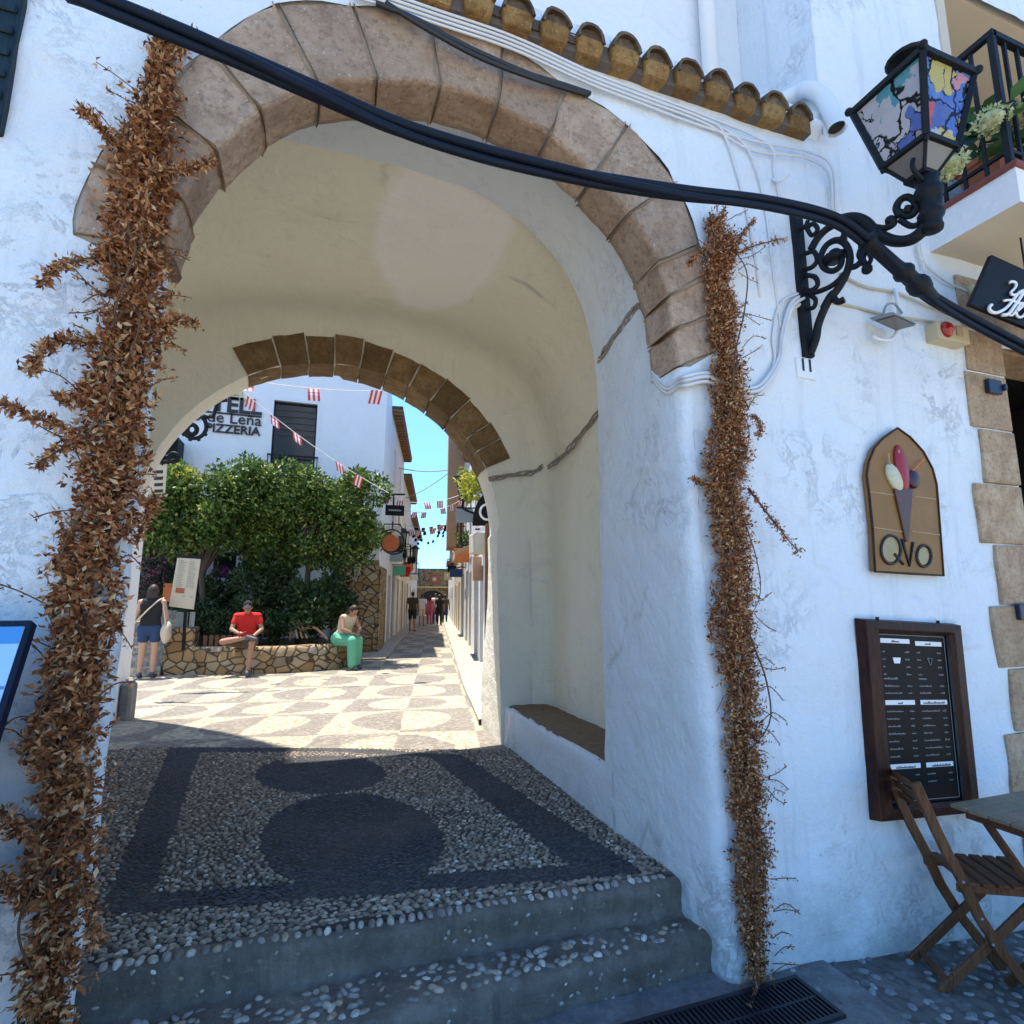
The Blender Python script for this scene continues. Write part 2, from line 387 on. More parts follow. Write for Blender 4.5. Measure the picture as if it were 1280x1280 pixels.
M['pane_dark'] = plain('dark_window_glass', (.018,.02,.022), .12, .3, 2, spec=.6)
M['pane_clear'] = glass('dusty_lamp_glass', (.16,.15,.14), .3)
def stained():
    t = NT('stained_glass'); v = t.n.new('ShaderNodeTexVoronoi'); 
    wob = t.n.new('ShaderNodeTexNoise'); t.l.new(t.co, wob.inputs[0]); wob.inputs['Scale'].default_value = 12; wob.inputs['Detail'].default_value = 6
    co = t.mix(.12, t.mapped((1,1,.8)), wob.outputs['Color'])
    t.l.new(co, v.inputs['Vector']); v.inputs['Scale'].default_value = 13
    sep = t.n.new('ShaderNodeSeparateColor'); t.l.new(v.outputs['Color'], sep.inputs[0])
    n = t.n.new('ShaderNodeAttribute'); n.attribute_name = 'warmth'
    a = t.ramp(sep.outputs[0], [(0,(.55,.55,.64)), (.24,(.02,.42,.52)), (.42,(.70,.68,.72)), (.60,(.03,.14,.60)), (.70,(.78,.74,.78)), (.86,(.05,.03,.14)), (.93,(.60,.46,.44))], 'CONSTANT')
    b = t.ramp(sep.outputs[0], [(0,(.01,.16,.80)), (.26,(.80,.66,.10)), (.40,(.03,.26,.85)), (.58,(.85,.03,.05)), (.74,(.66,.72,.82)), (.86,(.02,.10,.55)), (.94,(.85,.35,.40))], 'CONSTANT')
    col = t.mix(n.outputs['Fac'], a, b)
    col = t.mix(t.math('MULTIPLY', t.noise(25, 3), .5), col, (.5,.5,.52))
    e = t.voro(13, 'DISTANCE_TO_EDGE', co); lead = t.ramp(e, [(.02, 1), (.035, 0)])
    e2 = t.voro(6.5, 'DISTANCE_TO_EDGE', co); lead2 = t.ramp(e2, [(.03, 1), (.05, 0)])
    k = t.math('MAXIMUM', t.math('MULTIPLY', lead, t.ramp(t.noise(6, 2), [(.5, 0), (.56, 1)])), lead2)
    col = t.mix(k, col, (.008,.009,.012))
    m = t.fin(col, .25, spec=.5)
    tr = t.n.new('ShaderNodeBsdfTranslucent'); t.l.new(col, tr.inputs[0]); mx = t.n.new('ShaderNodeMixShader'); mx.inputs[0].default_value = .45
    out = t.n['Material Output']; t.l.new(t.b.outputs[0], mx.inputs[1]); t.l.new(tr.outputs[0], mx.inputs[2]); t.l.new(mx.outputs[0], out.inputs[0])
    return m
M['stained'] = stained()
SA = R(11.3); SD = Vector((math.sin(SA), math.cos(SA), 0)); SN = Vector((math.cos(SA), -math.sin(SA), 0))   # street axis and its right-hand normal
SO = Vector((2.06, 9.93, 0))
def plaza_mat():
    t = NT('patterned_pebble_mosaic')
    sp = t.n.new('ShaderNodeSeparateXYZ'); t.l.new(t.co, sp.inputs[0]); x, y = sp.outputs[0], sp.outputs[1]
    wob = t.math('MULTIPLY', t.math('SUBTRACT', t.noise(3, 3), .5), .12)
    q = t.math('ADD', t.math('ADD', t.math('MULTIPLY', t.math('SUBTRACT', x, SO.x), SN.x), t.math('MULTIPLY', t.math('SUBTRACT', y, SO.y), SN.y)), wob)
    s = t.math('ADD', t.math('ADD', t.math('MULTIPLY', t.math('SUBTRACT', x, SO.x), SD.x), t.math('MULTIPLY', t.math('SUBTRACT', y, SO.y), SD.y)), wob)
    W, L = .76, 1.3
    a = t.math('FLOORED_MODULO', t.math('ADD', t.math('FLOOR', t.math('DIVIDE', q, W)), t.math('FLOOR', t.math('DIVIDE', s, L))), 2.0)
    dq = t.math('SUBTRACT', t.math('FLOORED_MODULO', t.math('ADD', q, W), 2*W), W)
    ds = t.math('SUBTRACT', t.math('FLOORED_MODULO', s, L), L/2)
    e = t.math('LESS_THAN', t.math('ADD', t.math('POWER', t.math('DIVIDE', dq, .52), 2.0), t.math('POWER', t.math('DIVIDE', ds, .56), 2.0)), 1.0)
    k = t.math('ABSOLUTE', t.math('SUBTRACT', a, e))
    pc = t.voro(26, 'F1', None, 'Color'); sp2 = t.n.new('ShaderNodeSeparateColor'); t.l.new(pc, sp2.inputs[0])
    lt = t.ramp(sp2.outputs[0], [(0,(.32,.27,.19)), (.5,(.46,.40,.295)), (1,(.58,.52,.41))])
    dk = t.ramp(sp2.outputs[0], [(0,(.14,.13,.118)), (.5,(.205,.19,.168)), (1,(.29,.265,.235))])
    col = t.mix(k, lt, dk)
    h = t.voro(26); col = t.mix(t.ramp(h, [(.45, 0), (.7, .55)]), col, (.12,.10,.08))
    col = t.mix(t.math('MULTIPLY', t.noise(.8, 5), .35), col, (.30,.26,.20))
    return t.fin(col, .8, t.bump(h, -.6, .012), spec=.3)
M['plaza'] = plaza_mat()
def cobble(name, c, scale=22):
    t = NT(name); h = t.voro(scale); pc = t.voro(scale, 'F1', None, 'Color'); sp2 = t.n.new('ShaderNodeSeparateColor'); t.l.new(pc, sp2.inputs[0])
    col = t.mix(sp2.outputs[0], tuple(x*.75 for x in c), tuple(x*1.2 for x in c)); col = t.mix(t.ramp(h, [(.45, 0), (.7, .5)]), col, tuple(x*.35 for x in c))
    return t.fin(col, .85, t.bump(h, -.5, .01), spec=.3)
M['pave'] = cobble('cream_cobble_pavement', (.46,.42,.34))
M['pale_bounce'] = cobble('pale_bounce_paving', (.56,.49,.38), 9)
M['pave_grey'] = cobble('grey_cobble_paving', (.12,.12,.115), 18)  # grey base colour of the front pavement
M['soil'] = plain('garden_soil', (.06,.045,.03), .95, .4, 15, .6, 40)
M['earth'] = plain('dusty_earth', (.25,.21,.16), .95, .2, 2)
M['dirtledge'] = plain('brown_earthy_ledge', (.20,.135,.08), .95, .5, 16, .8, 40)
def rubblewall():
    t = NT('rubble_masonry'); wob = t.n.new('ShaderNodeTexNoise'); t.l.new(t.co, wob.inputs[0]); wob.inputs['Scale'].default_value = 3
    co = t.mix(.1, t.mapped((1,1,1.35)), wob.outputs['Color'])
    v = t.n.new('ShaderNodeTexVoronoi'); t.l.new(co, v.inputs[0]); v.inputs['Scale'].default_value = 5.2
    sp2 = t.n.new('ShaderNodeSeparateColor'); t.l.new(v.outputs['Color'], sp2.inputs[0])
    col = t.ramp(sp2.outputs[0], [(0,(.28,.17,.075)), (.35,(.42,.29,.14)), (.6,(.36,.31,.24)), (.8,(.50,.38,.22)), (1,(.22,.18,.14))])
    col = t.mix(t.math('MULTIPLY', t.noise(22, 5), .4), col, (.20,.15,.10))
    e = t.voro(5.2, 'DISTANCE_TO_EDGE', co); j = t.ramp(e, [(.03, 1), (.07, 0)])
    col = t.mix(j, col, (.075,.055,.035)); nb = t.bump(t.ramp(e, [(0, 0), (.13, 1)]), .8, .03); nb = t.bump(t.noise(40, 5), .4, .01, nb)
    return t.fin(col, .9, nb, spec=.2)
M['rubblewall'] = rubblewall()
# ------------------------------------------------------------------ ground
def smooth(a, b, x):
    t = min(1, max(0, (x-a)/(b-a))); return t*t*(3-2*t)
def gz(y):                                   # height of the paving beyond the arch
    return .30-.15*smooth(3.5, 7.0, y)-.10*smooth(12, 30, y)
g = MB(); g.box((-400,-400,-1.2), (400,400,-.9)); o = g.build('ground', M['earth'], kind='structure')
g = MB(); g.strip([[(x, y, -.05-.02*abs(y+2.2)) for x in (-30, 30)] for y in (-2.25, -30)][::-1]); g.build('bounce_paving', M['pale_bounce'], kind='structure')  # unseen pale paving behind the camera, added to bounce warm light onto the façade
g = MB()
def fz(x, y): return -.07*max(0, x-1.95)+.012*noise.noise(Vector((x*1.7, y*1.7, 0)))
rows = [[(x, y, fz(x, y)) for x in np.linspace(-9, 12, 64)] for y in np.concatenate([np.linspace(-2.4, -1.6, 5), np.linspace(-1.5, .12, 16)])]
g.strip(rows); front = g.build('front_pavement', M['pave_grey'], kind='structure', smooth=True)

def pebble_field(mb, pts, z, ra, rb, h, ang, mi):
    """domed pebbles: arrays of centres, half-lengths, half-widths, heights and angles"""
    n = len(pts); K = 7
    th = np.linspace(0, 2*np.pi, K, endpoint=False)
    ux, uy = np.cos(th), np.sin(th)
    irr = 1+RNG.uniform(-.13, .13, (n, K))
    ca, sa = np.cos(ang)[:, None], np.sin(ang)[:, None]
    def ring(s, zz):
        X = ux*ra[:, None]*s*irr; Y = uy*rb[:, None]*s*irr
        return np.stack([pts[:, :1]+X*ca-Y*sa, pts[:, 1:2]+X*sa+Y*ca, np.broadcast_to((z+h*zz)[:, None], X.shape)], -1)
    r0, r1, r2 = ring(1, -.4), ring(.94, .35), ring(.6, .85)
    tp = np.stack([pts[:, 0], pts[:, 1], z+h], -1)[:, None]
    V = np.concatenate([r0, r1, r2, tp], 1)           # n x (3K+1) x 3
    base = (np.arange(n)*(3*K+1))[:, None]
    k = np.arange(K); k2 = (k+1) % K; o = len(mb.v)
    mb.v += [tuple(p) for p in V.reshape(-1, 3).tolist()]
    for a in (0, K):
        q = np.stack([base+a+k, base+a+k2, base+a+K+k2, base+a+K+k], -1).reshape(-1, 4)+o
        mb.f += [tuple(f) for f in q.tolist()]; mb.m += np.repeat(mi, K).tolist()
    t = np.stack([base+2*K+k, base+2*K+k2, np.broadcast_to(base+3*K, (n, K))], -1).reshape(-1, 3)+o
    mb.f += [tuple(f) for f in t.tolist()]; mb.m += np.repeat(mi, K).tolist()
def scatter(x0, x1, y0, y1, s, jit=.38):
    xs = np.arange(x0, x1, s); ys = np.arange(y0, y1, s*.86)
    X, Y = np.meshgrid(xs, ys); X = X+(np.arange(len(ys)) % 2)[:, None]*s/2
    P = np.stack([X.ravel(), Y.ravel()], -1); return P+RNG.uniform(-jit, jit, P.shape)*s*np.array([1, .8])
def zpoly(*pp): return [tuple(atz(u, v, .3).xy) for u, v in pp]
outer_band = zpoly((122,1146),(212,935),(400,934),(578,944),(806,1092),(500,1117))
inner_band = zpoly((191,1117),(250,941),(400,940),(537,947),(711,1082),(450,1098))
c1 = (.07, 2.46, .46, .47, -.3); c2 = (.23, 1.28, .47, .66, -.28)
def in_ell(p, c):
    dx, dy = p[0]-c[0], p[1]-c[1]; dy -= dx*c[4]; return (dx/c[2])**2+(dy/c[3])**2 < 1
def dark_at(p): return (inside(p, outer_band) and not inside(p, inner_band)) or in_ell(p, c1) or in_ell(p, c2)
# riser lines (slightly skewed to the wall)
def riser_hi(x): return .34-.045*x
def riser_lo(x): return .075+.01*x
fl = MB()
def yend(x): return 3.20-.38*max(-1.3, min(1.5, x))
rows = [[(x, riser_hi(x)+(yend(x)-riser_hi(x))*t, .30+.006*noise.noise(Vector((x*2, t*7, 3)))) for x in np.linspace(-2.1, 2.2, 32)] for t in np.linspace(.012, 1, 40)]
fl.strip(rows, 0)
P = scatter(-1.75, 1.68, .24, 3.75, .0265)
P = P[P[:, 1] < np.array([yend(x) for x in P[:, 0]])]
P = P[P[:, 1] > np.array([riser_hi(x)+.075 for x in P[:, 0]])]
dk = np.array([dark_at(tuple(p)) for p in P])
n = len(P); big = np.clip(1.25-(P[:, 1]-.3)*.5, .92, 1.25)
ra = RNG.uniform(.0105, .0155, n)*np.where(dk, 1.12, 1)*big; rb = RNG.uniform(.0062, .0098, n)*big; hh = np.where(dk, .004, .0075)*RNG.uniform(.6, 1.3, n)
pebble_field(fl, P, np.full(n, .301), ra, rb, hh, RNG.normal(-.1, .35, n), np.where(dk, 2, 1))
# nosing row: upright pebbles along the upper edge
xs = np.arange(-.66, 1.6, .04); Pn = np.stack([xs+RNG.uniform(-.008, .008, len(xs)), [riser_hi(x)+.035 for x in xs]], -1); n = len(Pn)
pebble_field(fl, Pn, np.full(n, .300), RNG.uniform(.013, .019, n), RNG.uniform(.019, .027, n), RNG.uniform(.009, .016, n), RNG.normal(0, .25, n), np.full(n, 3))
floor = fl.build('passage_floor', [M['bed'], M['peb_light'], M['peb_dark'], M['peb_step']], kind='structure', smooth=True)
st = MB()
def prof_hi(x): r = riser_hi(x); return [(r+.07,.301),(r+.03,.300),(r+.008,.296),(r-.008,.285),(r-.012,.262),(r-.004,.215),(r+.0,.165),(r-.02,.150),(r-.06,.148)]
def prof_lo(x): r = riser_lo(x); return [(r+.22,.150),(r+.10,.150),(r+.03,.149),(r+.006,.143),(r-.010,.128),(r-.012,.10),(r-.002,.05),(r,-.02)]
for pf, xs in ((prof_hi, np.linspace(-1.0, 1.66, 60)), (prof_lo, np.linspace(-1.0, 1.72, 60))):
    st.strip([[(x, y, z) for y, z in pf(x)] for x in xs], 0)
st.rough(.014, 7, 1.3, 4)
P = scatter(-.8, 1.66, .09, .40, .044, .42)
P = P[[riser_lo(x)+.03 < y < riser_hi(x)-.035 for x, y in P]]; P = P[RNG.random(len(P)) < np.clip(.97-.12*np.maximum(0, P[:, 0]-.9), .5, 1)]; n = len(P)
pebble_field(st, P, np.full(n, .147), RNG.uniform(.014, .028, n), RNG.uniform(.010, .017, n), RNG.uniform(.006, .013, n), RNG.normal(.0, .6, n), np.full(n, 1))
for rf, z0, z1, xa, xb in ((riser_hi, .165, .285, -.72, 1.60), (riser_lo, .0, .135, -.72, 1.66)):      # small stones showing in the worn risers
    q = scatter(xa, xb, z0, z1, .034, .45); q = q[RNG.random(len(q)) < .20]; n = len(q); m2 = MB()
    pebble_field(m2, q, np.zeros(n), RNG.uniform(.007, .013, n), RNG.uniform(.005, .009, n), RNG.uniform(.001, .004, n), RNG.normal(0, .8, n), np.full(n, 1))
    m2.v = [(x, rf(x)-.001-z-.010*max(0, 1-abs(h-z0-.09)/.06), h) for x, h, z in m2.v]; o_ = len(st.v); st.v += m2.v; st.f += [tuple(i+o_ for i in f) for f in m2.f]; st.m += m2.m
st.build('steps', [M['cement'], M['peb_step']], kind='structure', smooth=True)
# loose-set pebbles of the front pavement and the drain surround
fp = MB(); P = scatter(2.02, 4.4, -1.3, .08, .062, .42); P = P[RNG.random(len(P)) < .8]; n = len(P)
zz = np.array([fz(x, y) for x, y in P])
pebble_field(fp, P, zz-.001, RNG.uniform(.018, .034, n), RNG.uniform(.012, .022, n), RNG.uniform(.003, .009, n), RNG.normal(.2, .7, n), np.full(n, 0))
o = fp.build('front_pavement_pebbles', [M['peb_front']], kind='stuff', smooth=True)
k = MB(); k.strip([[(x, y, .006+fz(x, y)*.3) for x in np.linspace(-.8, 2.2, 30)] for y in (-.50, -.34, -.15, .0, .09)]); k.rough(.004, 6, 2)
k.build('drain_surround', M['kerb'], kind='structure', smooth=True)
gr = thing('drain_grate', 'dark iron drain grate set in the ground at the foot of the steps', 'drain grate', (1.4,-.2,.01))
a = MB(); X0, X1, Y0, Y1 = .55, 1.98, -.30, -.06
for b in (((X0,Y0,.005),(X1,Y0+.018,.022)), ((X0,Y1-.018,.005),(X1,Y1,.022)), ((X0,Y0+.018,.005),(X0+.018,Y1-.018,.022)), ((X1-.018,Y0+.018,.005),(X1,Y1-.018,.022))): a.box(*b)
a.build('rim', M['grate'], gr)
a = MB(); x = X0+.03
while x < X1-.03: a.box((x,Y0+.018,.007), (x+.009,Y1-.018,.019)); x += .022
a.box((X0+.018,(Y0+Y1)/2-.006,.006),(X1-.018,(Y0+Y1)/2+.006,.0185)); a.build('bars', M['grate'], gr)
a = MB(); a.box((X0+.005,Y0+.005,.0075),(X1-.005,Y1-.005,.0079)); a.build('sump_shade', M['shade_black'], gr)  # thin dark sheet stands in for the shade below the bars

# plaza and street beyond the arch
pl = MB(); ys = list(np.linspace(2.55, 14, 44))+list(np.linspace(15, 60, 30))
pl.strip([[(x, y, gz(y)-.010*(1-smooth(3.6, 4.2, y))) for x in np.linspace(-9, 22, 60)] for y in ys])
pl.build('plaza', M['plaza'], kind='structure', smooth=True)
def sp(q, s, z=0): return SO+SN*q+SD*s+Vector((0,0,z))
def raised(name, q0, q1, s0, s1, m, h=.05):
    b = MB(); S = np.linspace(s0, s1, 40)
    b.strip([[sp(q0, s, gz(sp(q0, s).y)-.02), sp(q0, s, gz(sp(q0, s).y)+h), sp(q0+.02, s, gz(sp(q0,s).y)+h+.004), sp(q1, s, gz(sp(q1, s).y)+h+.004), sp(q1, s, gz(sp(q1,s).y)-.02)] for s in S])
    b.build(name, m, kind='structure')
raised('right_pavement', .80, 1.7, -6.3, 40, M['pave'])
raised('left_pavement', -1.5, -.80, 1.2, 40, M['pave'], .03)

# ------------------------------------------------------------------ gatehouse
GH = thing('archway_building', 'old white limewashed building pierced by a stone-edged archway over steps', 'archway', (.5,.3,0))
def XR(z): return 1.675-.035*z
def XL(z): return -.635+.02*z
RC = (.485, 2.73)
joints = [(3.3,1.338,-2.0,1.09),(20.4,1.385,16.7,1.105),(26.8,1.40,26.1,1.12),(40.2,1.49,40.3,1.12),(54.8,1.496,52.9,1.115),(68.3,1.43,67,1.12),(82.1,1.457,80.8,1.12),(95.9,1.437,94.8,1.115),
          (109.1,1.461,109.1,1.11),(121.5,1.486,122.2,1.12),(135.8,1.398,136.5,1.096),(149.4,1.33,150,1.09),(164.4,1.373,163.5,1.079),(176,1.349,174.2,1.07)]
joints.insert(1, (12.0,1.37,8.0,1.09))
def rp(th, r, y=0): return Vector((RC[0]+r*math.cos(R(th)), y, RC[1]+r*math.sin(R(th))))
ring_out = []
for j in range(len(joints)-1):
    a, b = joints[j], joints[j+1]
    for k in range(5):
        t = k/5; ring_out.append((a[0]+(b[0]-a[0])*t, a[1]+(b[1]-a[1])*t-.004+.012*math.sin(math.pi*t)))
ring_out.append((joints[-1][0], joints[-1][1]))
edge = [(rp(th, r).x, rp(th, r).z) for th, r in ring_out]
right_jamb = [(XR(z)+.06, z) for z in np.linspace(2.70, -.3, 40)]
left_jamb = [(XL(z)-.06, z) for z in np.linspace(-.3, 2.76, 40)]
DX0, DX1, DZ = 4.02, 5.4, 3.16
outer = [(-3.2,-.3)]+left_jamb+edge[::-1]+right_jamb+[(DX0,-.3),(DX0,DZ),(DX1,DZ),(DX1,-.3),(7,-.3),(7,8),(2.67,8),(2.67,4.44),(-3.2,4.44)]
LX0, LX1, LZ0, LZ1 = 3.96, 6.2, 3.9, 5.93
V2, T2 = sheet(outer, [[(LX0,LZ0),(LX1,LZ0),(LX1,LZ1),(LX0,LZ1)]], .085)
fw = MB()
def relief(x, z):                 # slow waviness of old masonry + the raised pilaster at the far left
    d = .018*noise.noise(Vector((x*.8, z*.8, 1)))+.007*noise.noise(Vector((x*3, z*3, 4)))
    if x < 2.6 and z < 4.4: d -= .018*(1-smooth(-.98, -.92, x))*(1-smooth(3.75, 3.85, z))*smooth(2.2, 2.9, z)
    return d
fw.add([(x, relief(x, z), z) for x, z in V2], T2)
def jamb(zs, secs):
    fw.strip([[(x, y+relief(x, z)*max(0, 1-y/.25), z) for x, y in secs(z)] for z in zs])
def rsec(z):
    X = XR(z); return [(X+.06,0),(X+.034,.006),(X+.014,.022),(X+.003,.05),(X-.003,.10)]+[(X-.003+(1.625-X)*t, .10+.8*t) for t in (.12,.25,.4,.55,.7,.85,1)]
jamb(np.linspace(2.70, -.3, 46), rsec)
def lsec(z):
    X = XL(z); return [(X-.06,0),(X-.03,.006),(X-.012,.02),(X-.004,.05),(X-.025,.12),(X-.09,.30),(X-.18,.6),(-1.72,.62)]
jamb(np.linspace(2.76, -.3, 40), lsec)
fw.add([(2.67,0,4.3),(2.67,.62,4.3),(2.67,.62,8),(2.67,0,8)], [(0,1,2,3)])
fw.rough(.011, 4.2, 2.2, 3)
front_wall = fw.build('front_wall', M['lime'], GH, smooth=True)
# arch stones
for j in range(len(joints)-1):
    a, b = joints[j], joints[j+1]; s = MB(); rows = []
    g0 = .42
    ta0, ta1, tb0, tb1 = a[0]+g0, b[0]-g0, a[2]+g0, b[2]-g0
    yj = random.uniform(-.004, .004); yd = random.uniform(.22, .25); ri = random.uniform(-.005, .004)
    for k in range(7):
        t = k/6
        o_ = rp(ta0+(ta1-ta0)*t, a[1]+(b[1]-a[1])*t-.006); i_ = rp(tb0+(tb1-tb0)*t, a[3]+(b[3]-a[3])*t+ri+.004*(2*t-1)**4)
        rows.append([(p.x, y, p.z) for p, y in [(o_.lerp(i_, q), -.004+yj) for q in (0,.25,.5,.75,.97)]+[(o_.lerp(i_, 1.0), .012+yj), (o_.lerp(i_, 1.005), .10), (o_.lerp(i_, .99), yd*.8), (o_.lerp(i_, .93), yd), (o_, yd)]])
    s.strip(rows, closed=True); n = len(rows[0])
    s.f += [tuple(range(n)), tuple(range(6*n, 7*n))[::-1]]; s.m += [0, 0]
    s.rough(.008, 8, j*3.1, 4)
    s.build('arch_stone', M['tosca'], GH, smooth=False, bevel=.010, bseg=2)
s = MB(); s.strip([[tuple(rp(th, r_, y)) for r_, y in ((1.52,.018),(1.40,.007),(1.136,.007),(1.136,.22),(1.40,.22))] for th in np.linspace(-2, 176, 60)])
s.rough(.006, 12, 5); s.build('arch_mortar', M['mortar'], GH, smooth=True)
# vault: outer bay (narrow) and inner bay (widened on the right by a recess)
VCX, VZ = .2, 2.75
AL = 1.92
def vsec(y, aR, aL, zb, apex, zlo_r, e=2.6, sh=0):
    pts = []
    for z in np.linspace(zlo_r, VZ, 26)[:-1]: pts.append((VCX+aR-sh, y, z))
    for th in np.linspace(0, 180, 61):
        c, s_ = math.cos(R(th)), math.sin(R(th)); aa = (aR if c > 0 else aL)-sh
        pts.append((VCX+aa*math.copysign(abs(c)**(2/e), c), y, VZ+(apex-VZ-sh)*abs(s_)**(2/e)))
    for z in np.linspace(VZ, 0, 26)[1:]: pts.append((VCX-aL+sh, y, z))
    return pts
va = MB(); rows = []
for y in np.linspace(.20, .9, 8): rows.append(vsec(y, 1.425, AL, 0, 4.16, 2.70 if y < .89 else 2.70))
fb = MB(); fb.strip(rows); fb.rough(.014, 1.6, 8.8, 3); fb.build('front_bay', M['lime'], GH, smooth=True)
S1end = vsec(.9, 1.425, AL, 0, 4.16, .6)
va.strip([S1end, vsec(.9001, 1.85, AL, 0, 4.17, .6)])
rows = []
for y in np.linspace(.9, 2.62, 18): rows.append(vsec(y, 1.85, AL, 0, 4.17-.03*(y-.9), .6))
for k in range(1, 6):
    t = k/5*math.pi/2; rows.append(vsec(2.62+.18*math.sin(t), 1.85, AL, 0, 4.118, .6, 2.6, .16*(1-math.cos(t)) ))
va.strip(rows)
va.rough(.014, 1.6, 8.8, 3)
def vault_mat():
    m = plaster('cream_vault_plaster', (.86,.81,.675), (.46,.41,.31), .45, 1.3, .4)
    nt = m.node_tree; b = nt.nodes['Principled BSDF']; src = b.inputs['Base Color'].links[0].from_socket
    # a paler round patch in the vault colour
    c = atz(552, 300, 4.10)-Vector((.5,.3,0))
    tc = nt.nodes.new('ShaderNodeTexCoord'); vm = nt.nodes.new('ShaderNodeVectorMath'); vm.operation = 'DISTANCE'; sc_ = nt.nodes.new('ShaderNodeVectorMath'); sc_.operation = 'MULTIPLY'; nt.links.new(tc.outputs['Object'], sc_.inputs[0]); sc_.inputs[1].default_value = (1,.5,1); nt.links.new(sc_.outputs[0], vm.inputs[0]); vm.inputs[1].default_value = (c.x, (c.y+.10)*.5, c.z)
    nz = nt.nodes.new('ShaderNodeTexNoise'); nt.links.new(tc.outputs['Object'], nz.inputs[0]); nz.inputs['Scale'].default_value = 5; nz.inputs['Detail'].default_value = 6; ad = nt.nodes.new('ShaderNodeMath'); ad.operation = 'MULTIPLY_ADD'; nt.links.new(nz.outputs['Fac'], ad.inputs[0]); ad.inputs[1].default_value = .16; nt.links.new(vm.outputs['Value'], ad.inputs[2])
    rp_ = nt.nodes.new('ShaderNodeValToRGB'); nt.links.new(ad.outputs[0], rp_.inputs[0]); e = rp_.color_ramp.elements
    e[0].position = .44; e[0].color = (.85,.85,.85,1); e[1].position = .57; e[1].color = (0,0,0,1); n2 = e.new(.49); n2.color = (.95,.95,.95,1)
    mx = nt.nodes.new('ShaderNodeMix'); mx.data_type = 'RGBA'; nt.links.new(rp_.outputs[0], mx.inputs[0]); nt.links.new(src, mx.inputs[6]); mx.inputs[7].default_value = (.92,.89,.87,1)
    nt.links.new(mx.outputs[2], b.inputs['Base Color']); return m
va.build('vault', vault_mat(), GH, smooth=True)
be = MB()
be.strip([[(1.622, y, z) if z < .6 else (1.622+.0, y, z) for z in np.linspace(.0, .60, 10)]+[(1.63,y,.622),(1.66,y,.626)] for y in np.linspace(.83, 2.82, 31)]); be.rough(.008, 4, 2)
be.build('bench_wall', M['lime'], GH, smooth=True)
be = MB(); be.strip([[(x, y, .622+.012*noise.noise(Vector((x*9, y*9, 0)))) for x in np.linspace(1.64, 2.1, 12)] for y in np.linspace(.88, 2.83, 40)]); be.build('bench_top', M['dirtledge'], GH, smooth=True)
# inner arch wall
IC, IR, IY0, IY1 = (.09, 2.18), 1.476, 2.80, 3.45
def ijr(z): return 1.60-.03*(z-.3)
path = [(ijr(z), z) for z in np.linspace(.1, 2.2, 22)]
path += [(IC[0]+IR*math.cos(R(t)), IC[1]+IR*math.sin(R(t))) for t in np.linspace(2, 178, 60)]
path += [(-1.40-.02*(2.2-z), z) for z in np.linspace(2.2, .1, 14)]
FL = .22            # the opening flares outwards
def flare(x, z, y):
    k = FL*(y-IY0)
    if z > IC[1]: d = Vector((x-IC[0], z-IC[1])); d.normalize(); return (x+d.x*k*(1 if d.x < 0 else .75), y, z+d.y*k)
    return (x-k*1.3, y, z) if x < 0 else (x+k*.75*smooth(0, 1.6, z-.4), y, z)
outer = path+[(-2.6,.1),(-2.6,4.5),(2.6,4.5),(2.6,.1)]
V2, T2 = sheet(outer, [], .12)
iw = MB(); iw.add([(x, IY0+.012*noise.noise(Vector((x*1.5, z*1.5, 7))), z) for x, z in V2], T2)
iw.strip([[(flare(x, z, y)[0], y+(.012*noise.noise(Vector((x*1.5, z*1.5, 7))) if y == IY0 else 0), flare(x, z, y)[2]) for y in (IY0, IY0+.03, IY0+.15, IY0+.3, IY0+.5, IY1)] for x, z in path])
iw.rough(.006, 5, 4)
iw.build('inner_wall', M['cream'], GH, smooth=False)
# its outer face belongs to the sunlit plaza side
ow = MB(); V3, T3 = sheet([flare(x, z, IY1)[::2] for x, z in path]+[(-6,.1),(-6,9),(7,9),(7,.1)], [], .4); ow.add([(x, IY1, z) for x, z in V3], T3); ow.build('plaza_side_wall', M['upper'], GH)
jn = [25, 32, 38, 47.5, 57, 66, 75, 84, 92.5, 101, 110, 121]
for j in range(len(jn)-1):
    s = MB(); rows = []; ri = random.uniform(-.012, .008); ro = 1.735+random.uniform(-.02, .02)
    for t in np.linspace(jn[j]+.25, jn[j+1]-.25, 6):
        P_ = lambda r_, y: (IC[0]+r_*math.cos(R(t)), y, IC[1]+r_*math.sin(R(t)))
        k_ = lambda y: FL*(y-IY0)*(1 if t > 90 else .75)-.012
        rows.append([P_(ro, IY0-.014), P_(1.64, IY0-.016), P_(1.55, IY0-.016), P_(1.472+ri, IY0-.006), P_(1.476+ri+k_(IY0+.1), IY0+.1), P_(1.476+ri+k_(IY0+.35), IY0+.35), P_(1.476+ri+k_(IY1-.03), IY1-.03), P_(1.50+k_(IY1), IY1+.01), P_(ro+.05, IY1+.01)])
    s.strip(rows, closed=True); n = len(rows[0]); s.f += [tuple(range(n)), tuple(range(5*n, 6*n))[::-1]]; s.m += [0, 0]
    s.rough(.009, 6, j*2.3+40, 3); s.build('inner_arch_stone', M['ochre'], GH, bevel=.006)
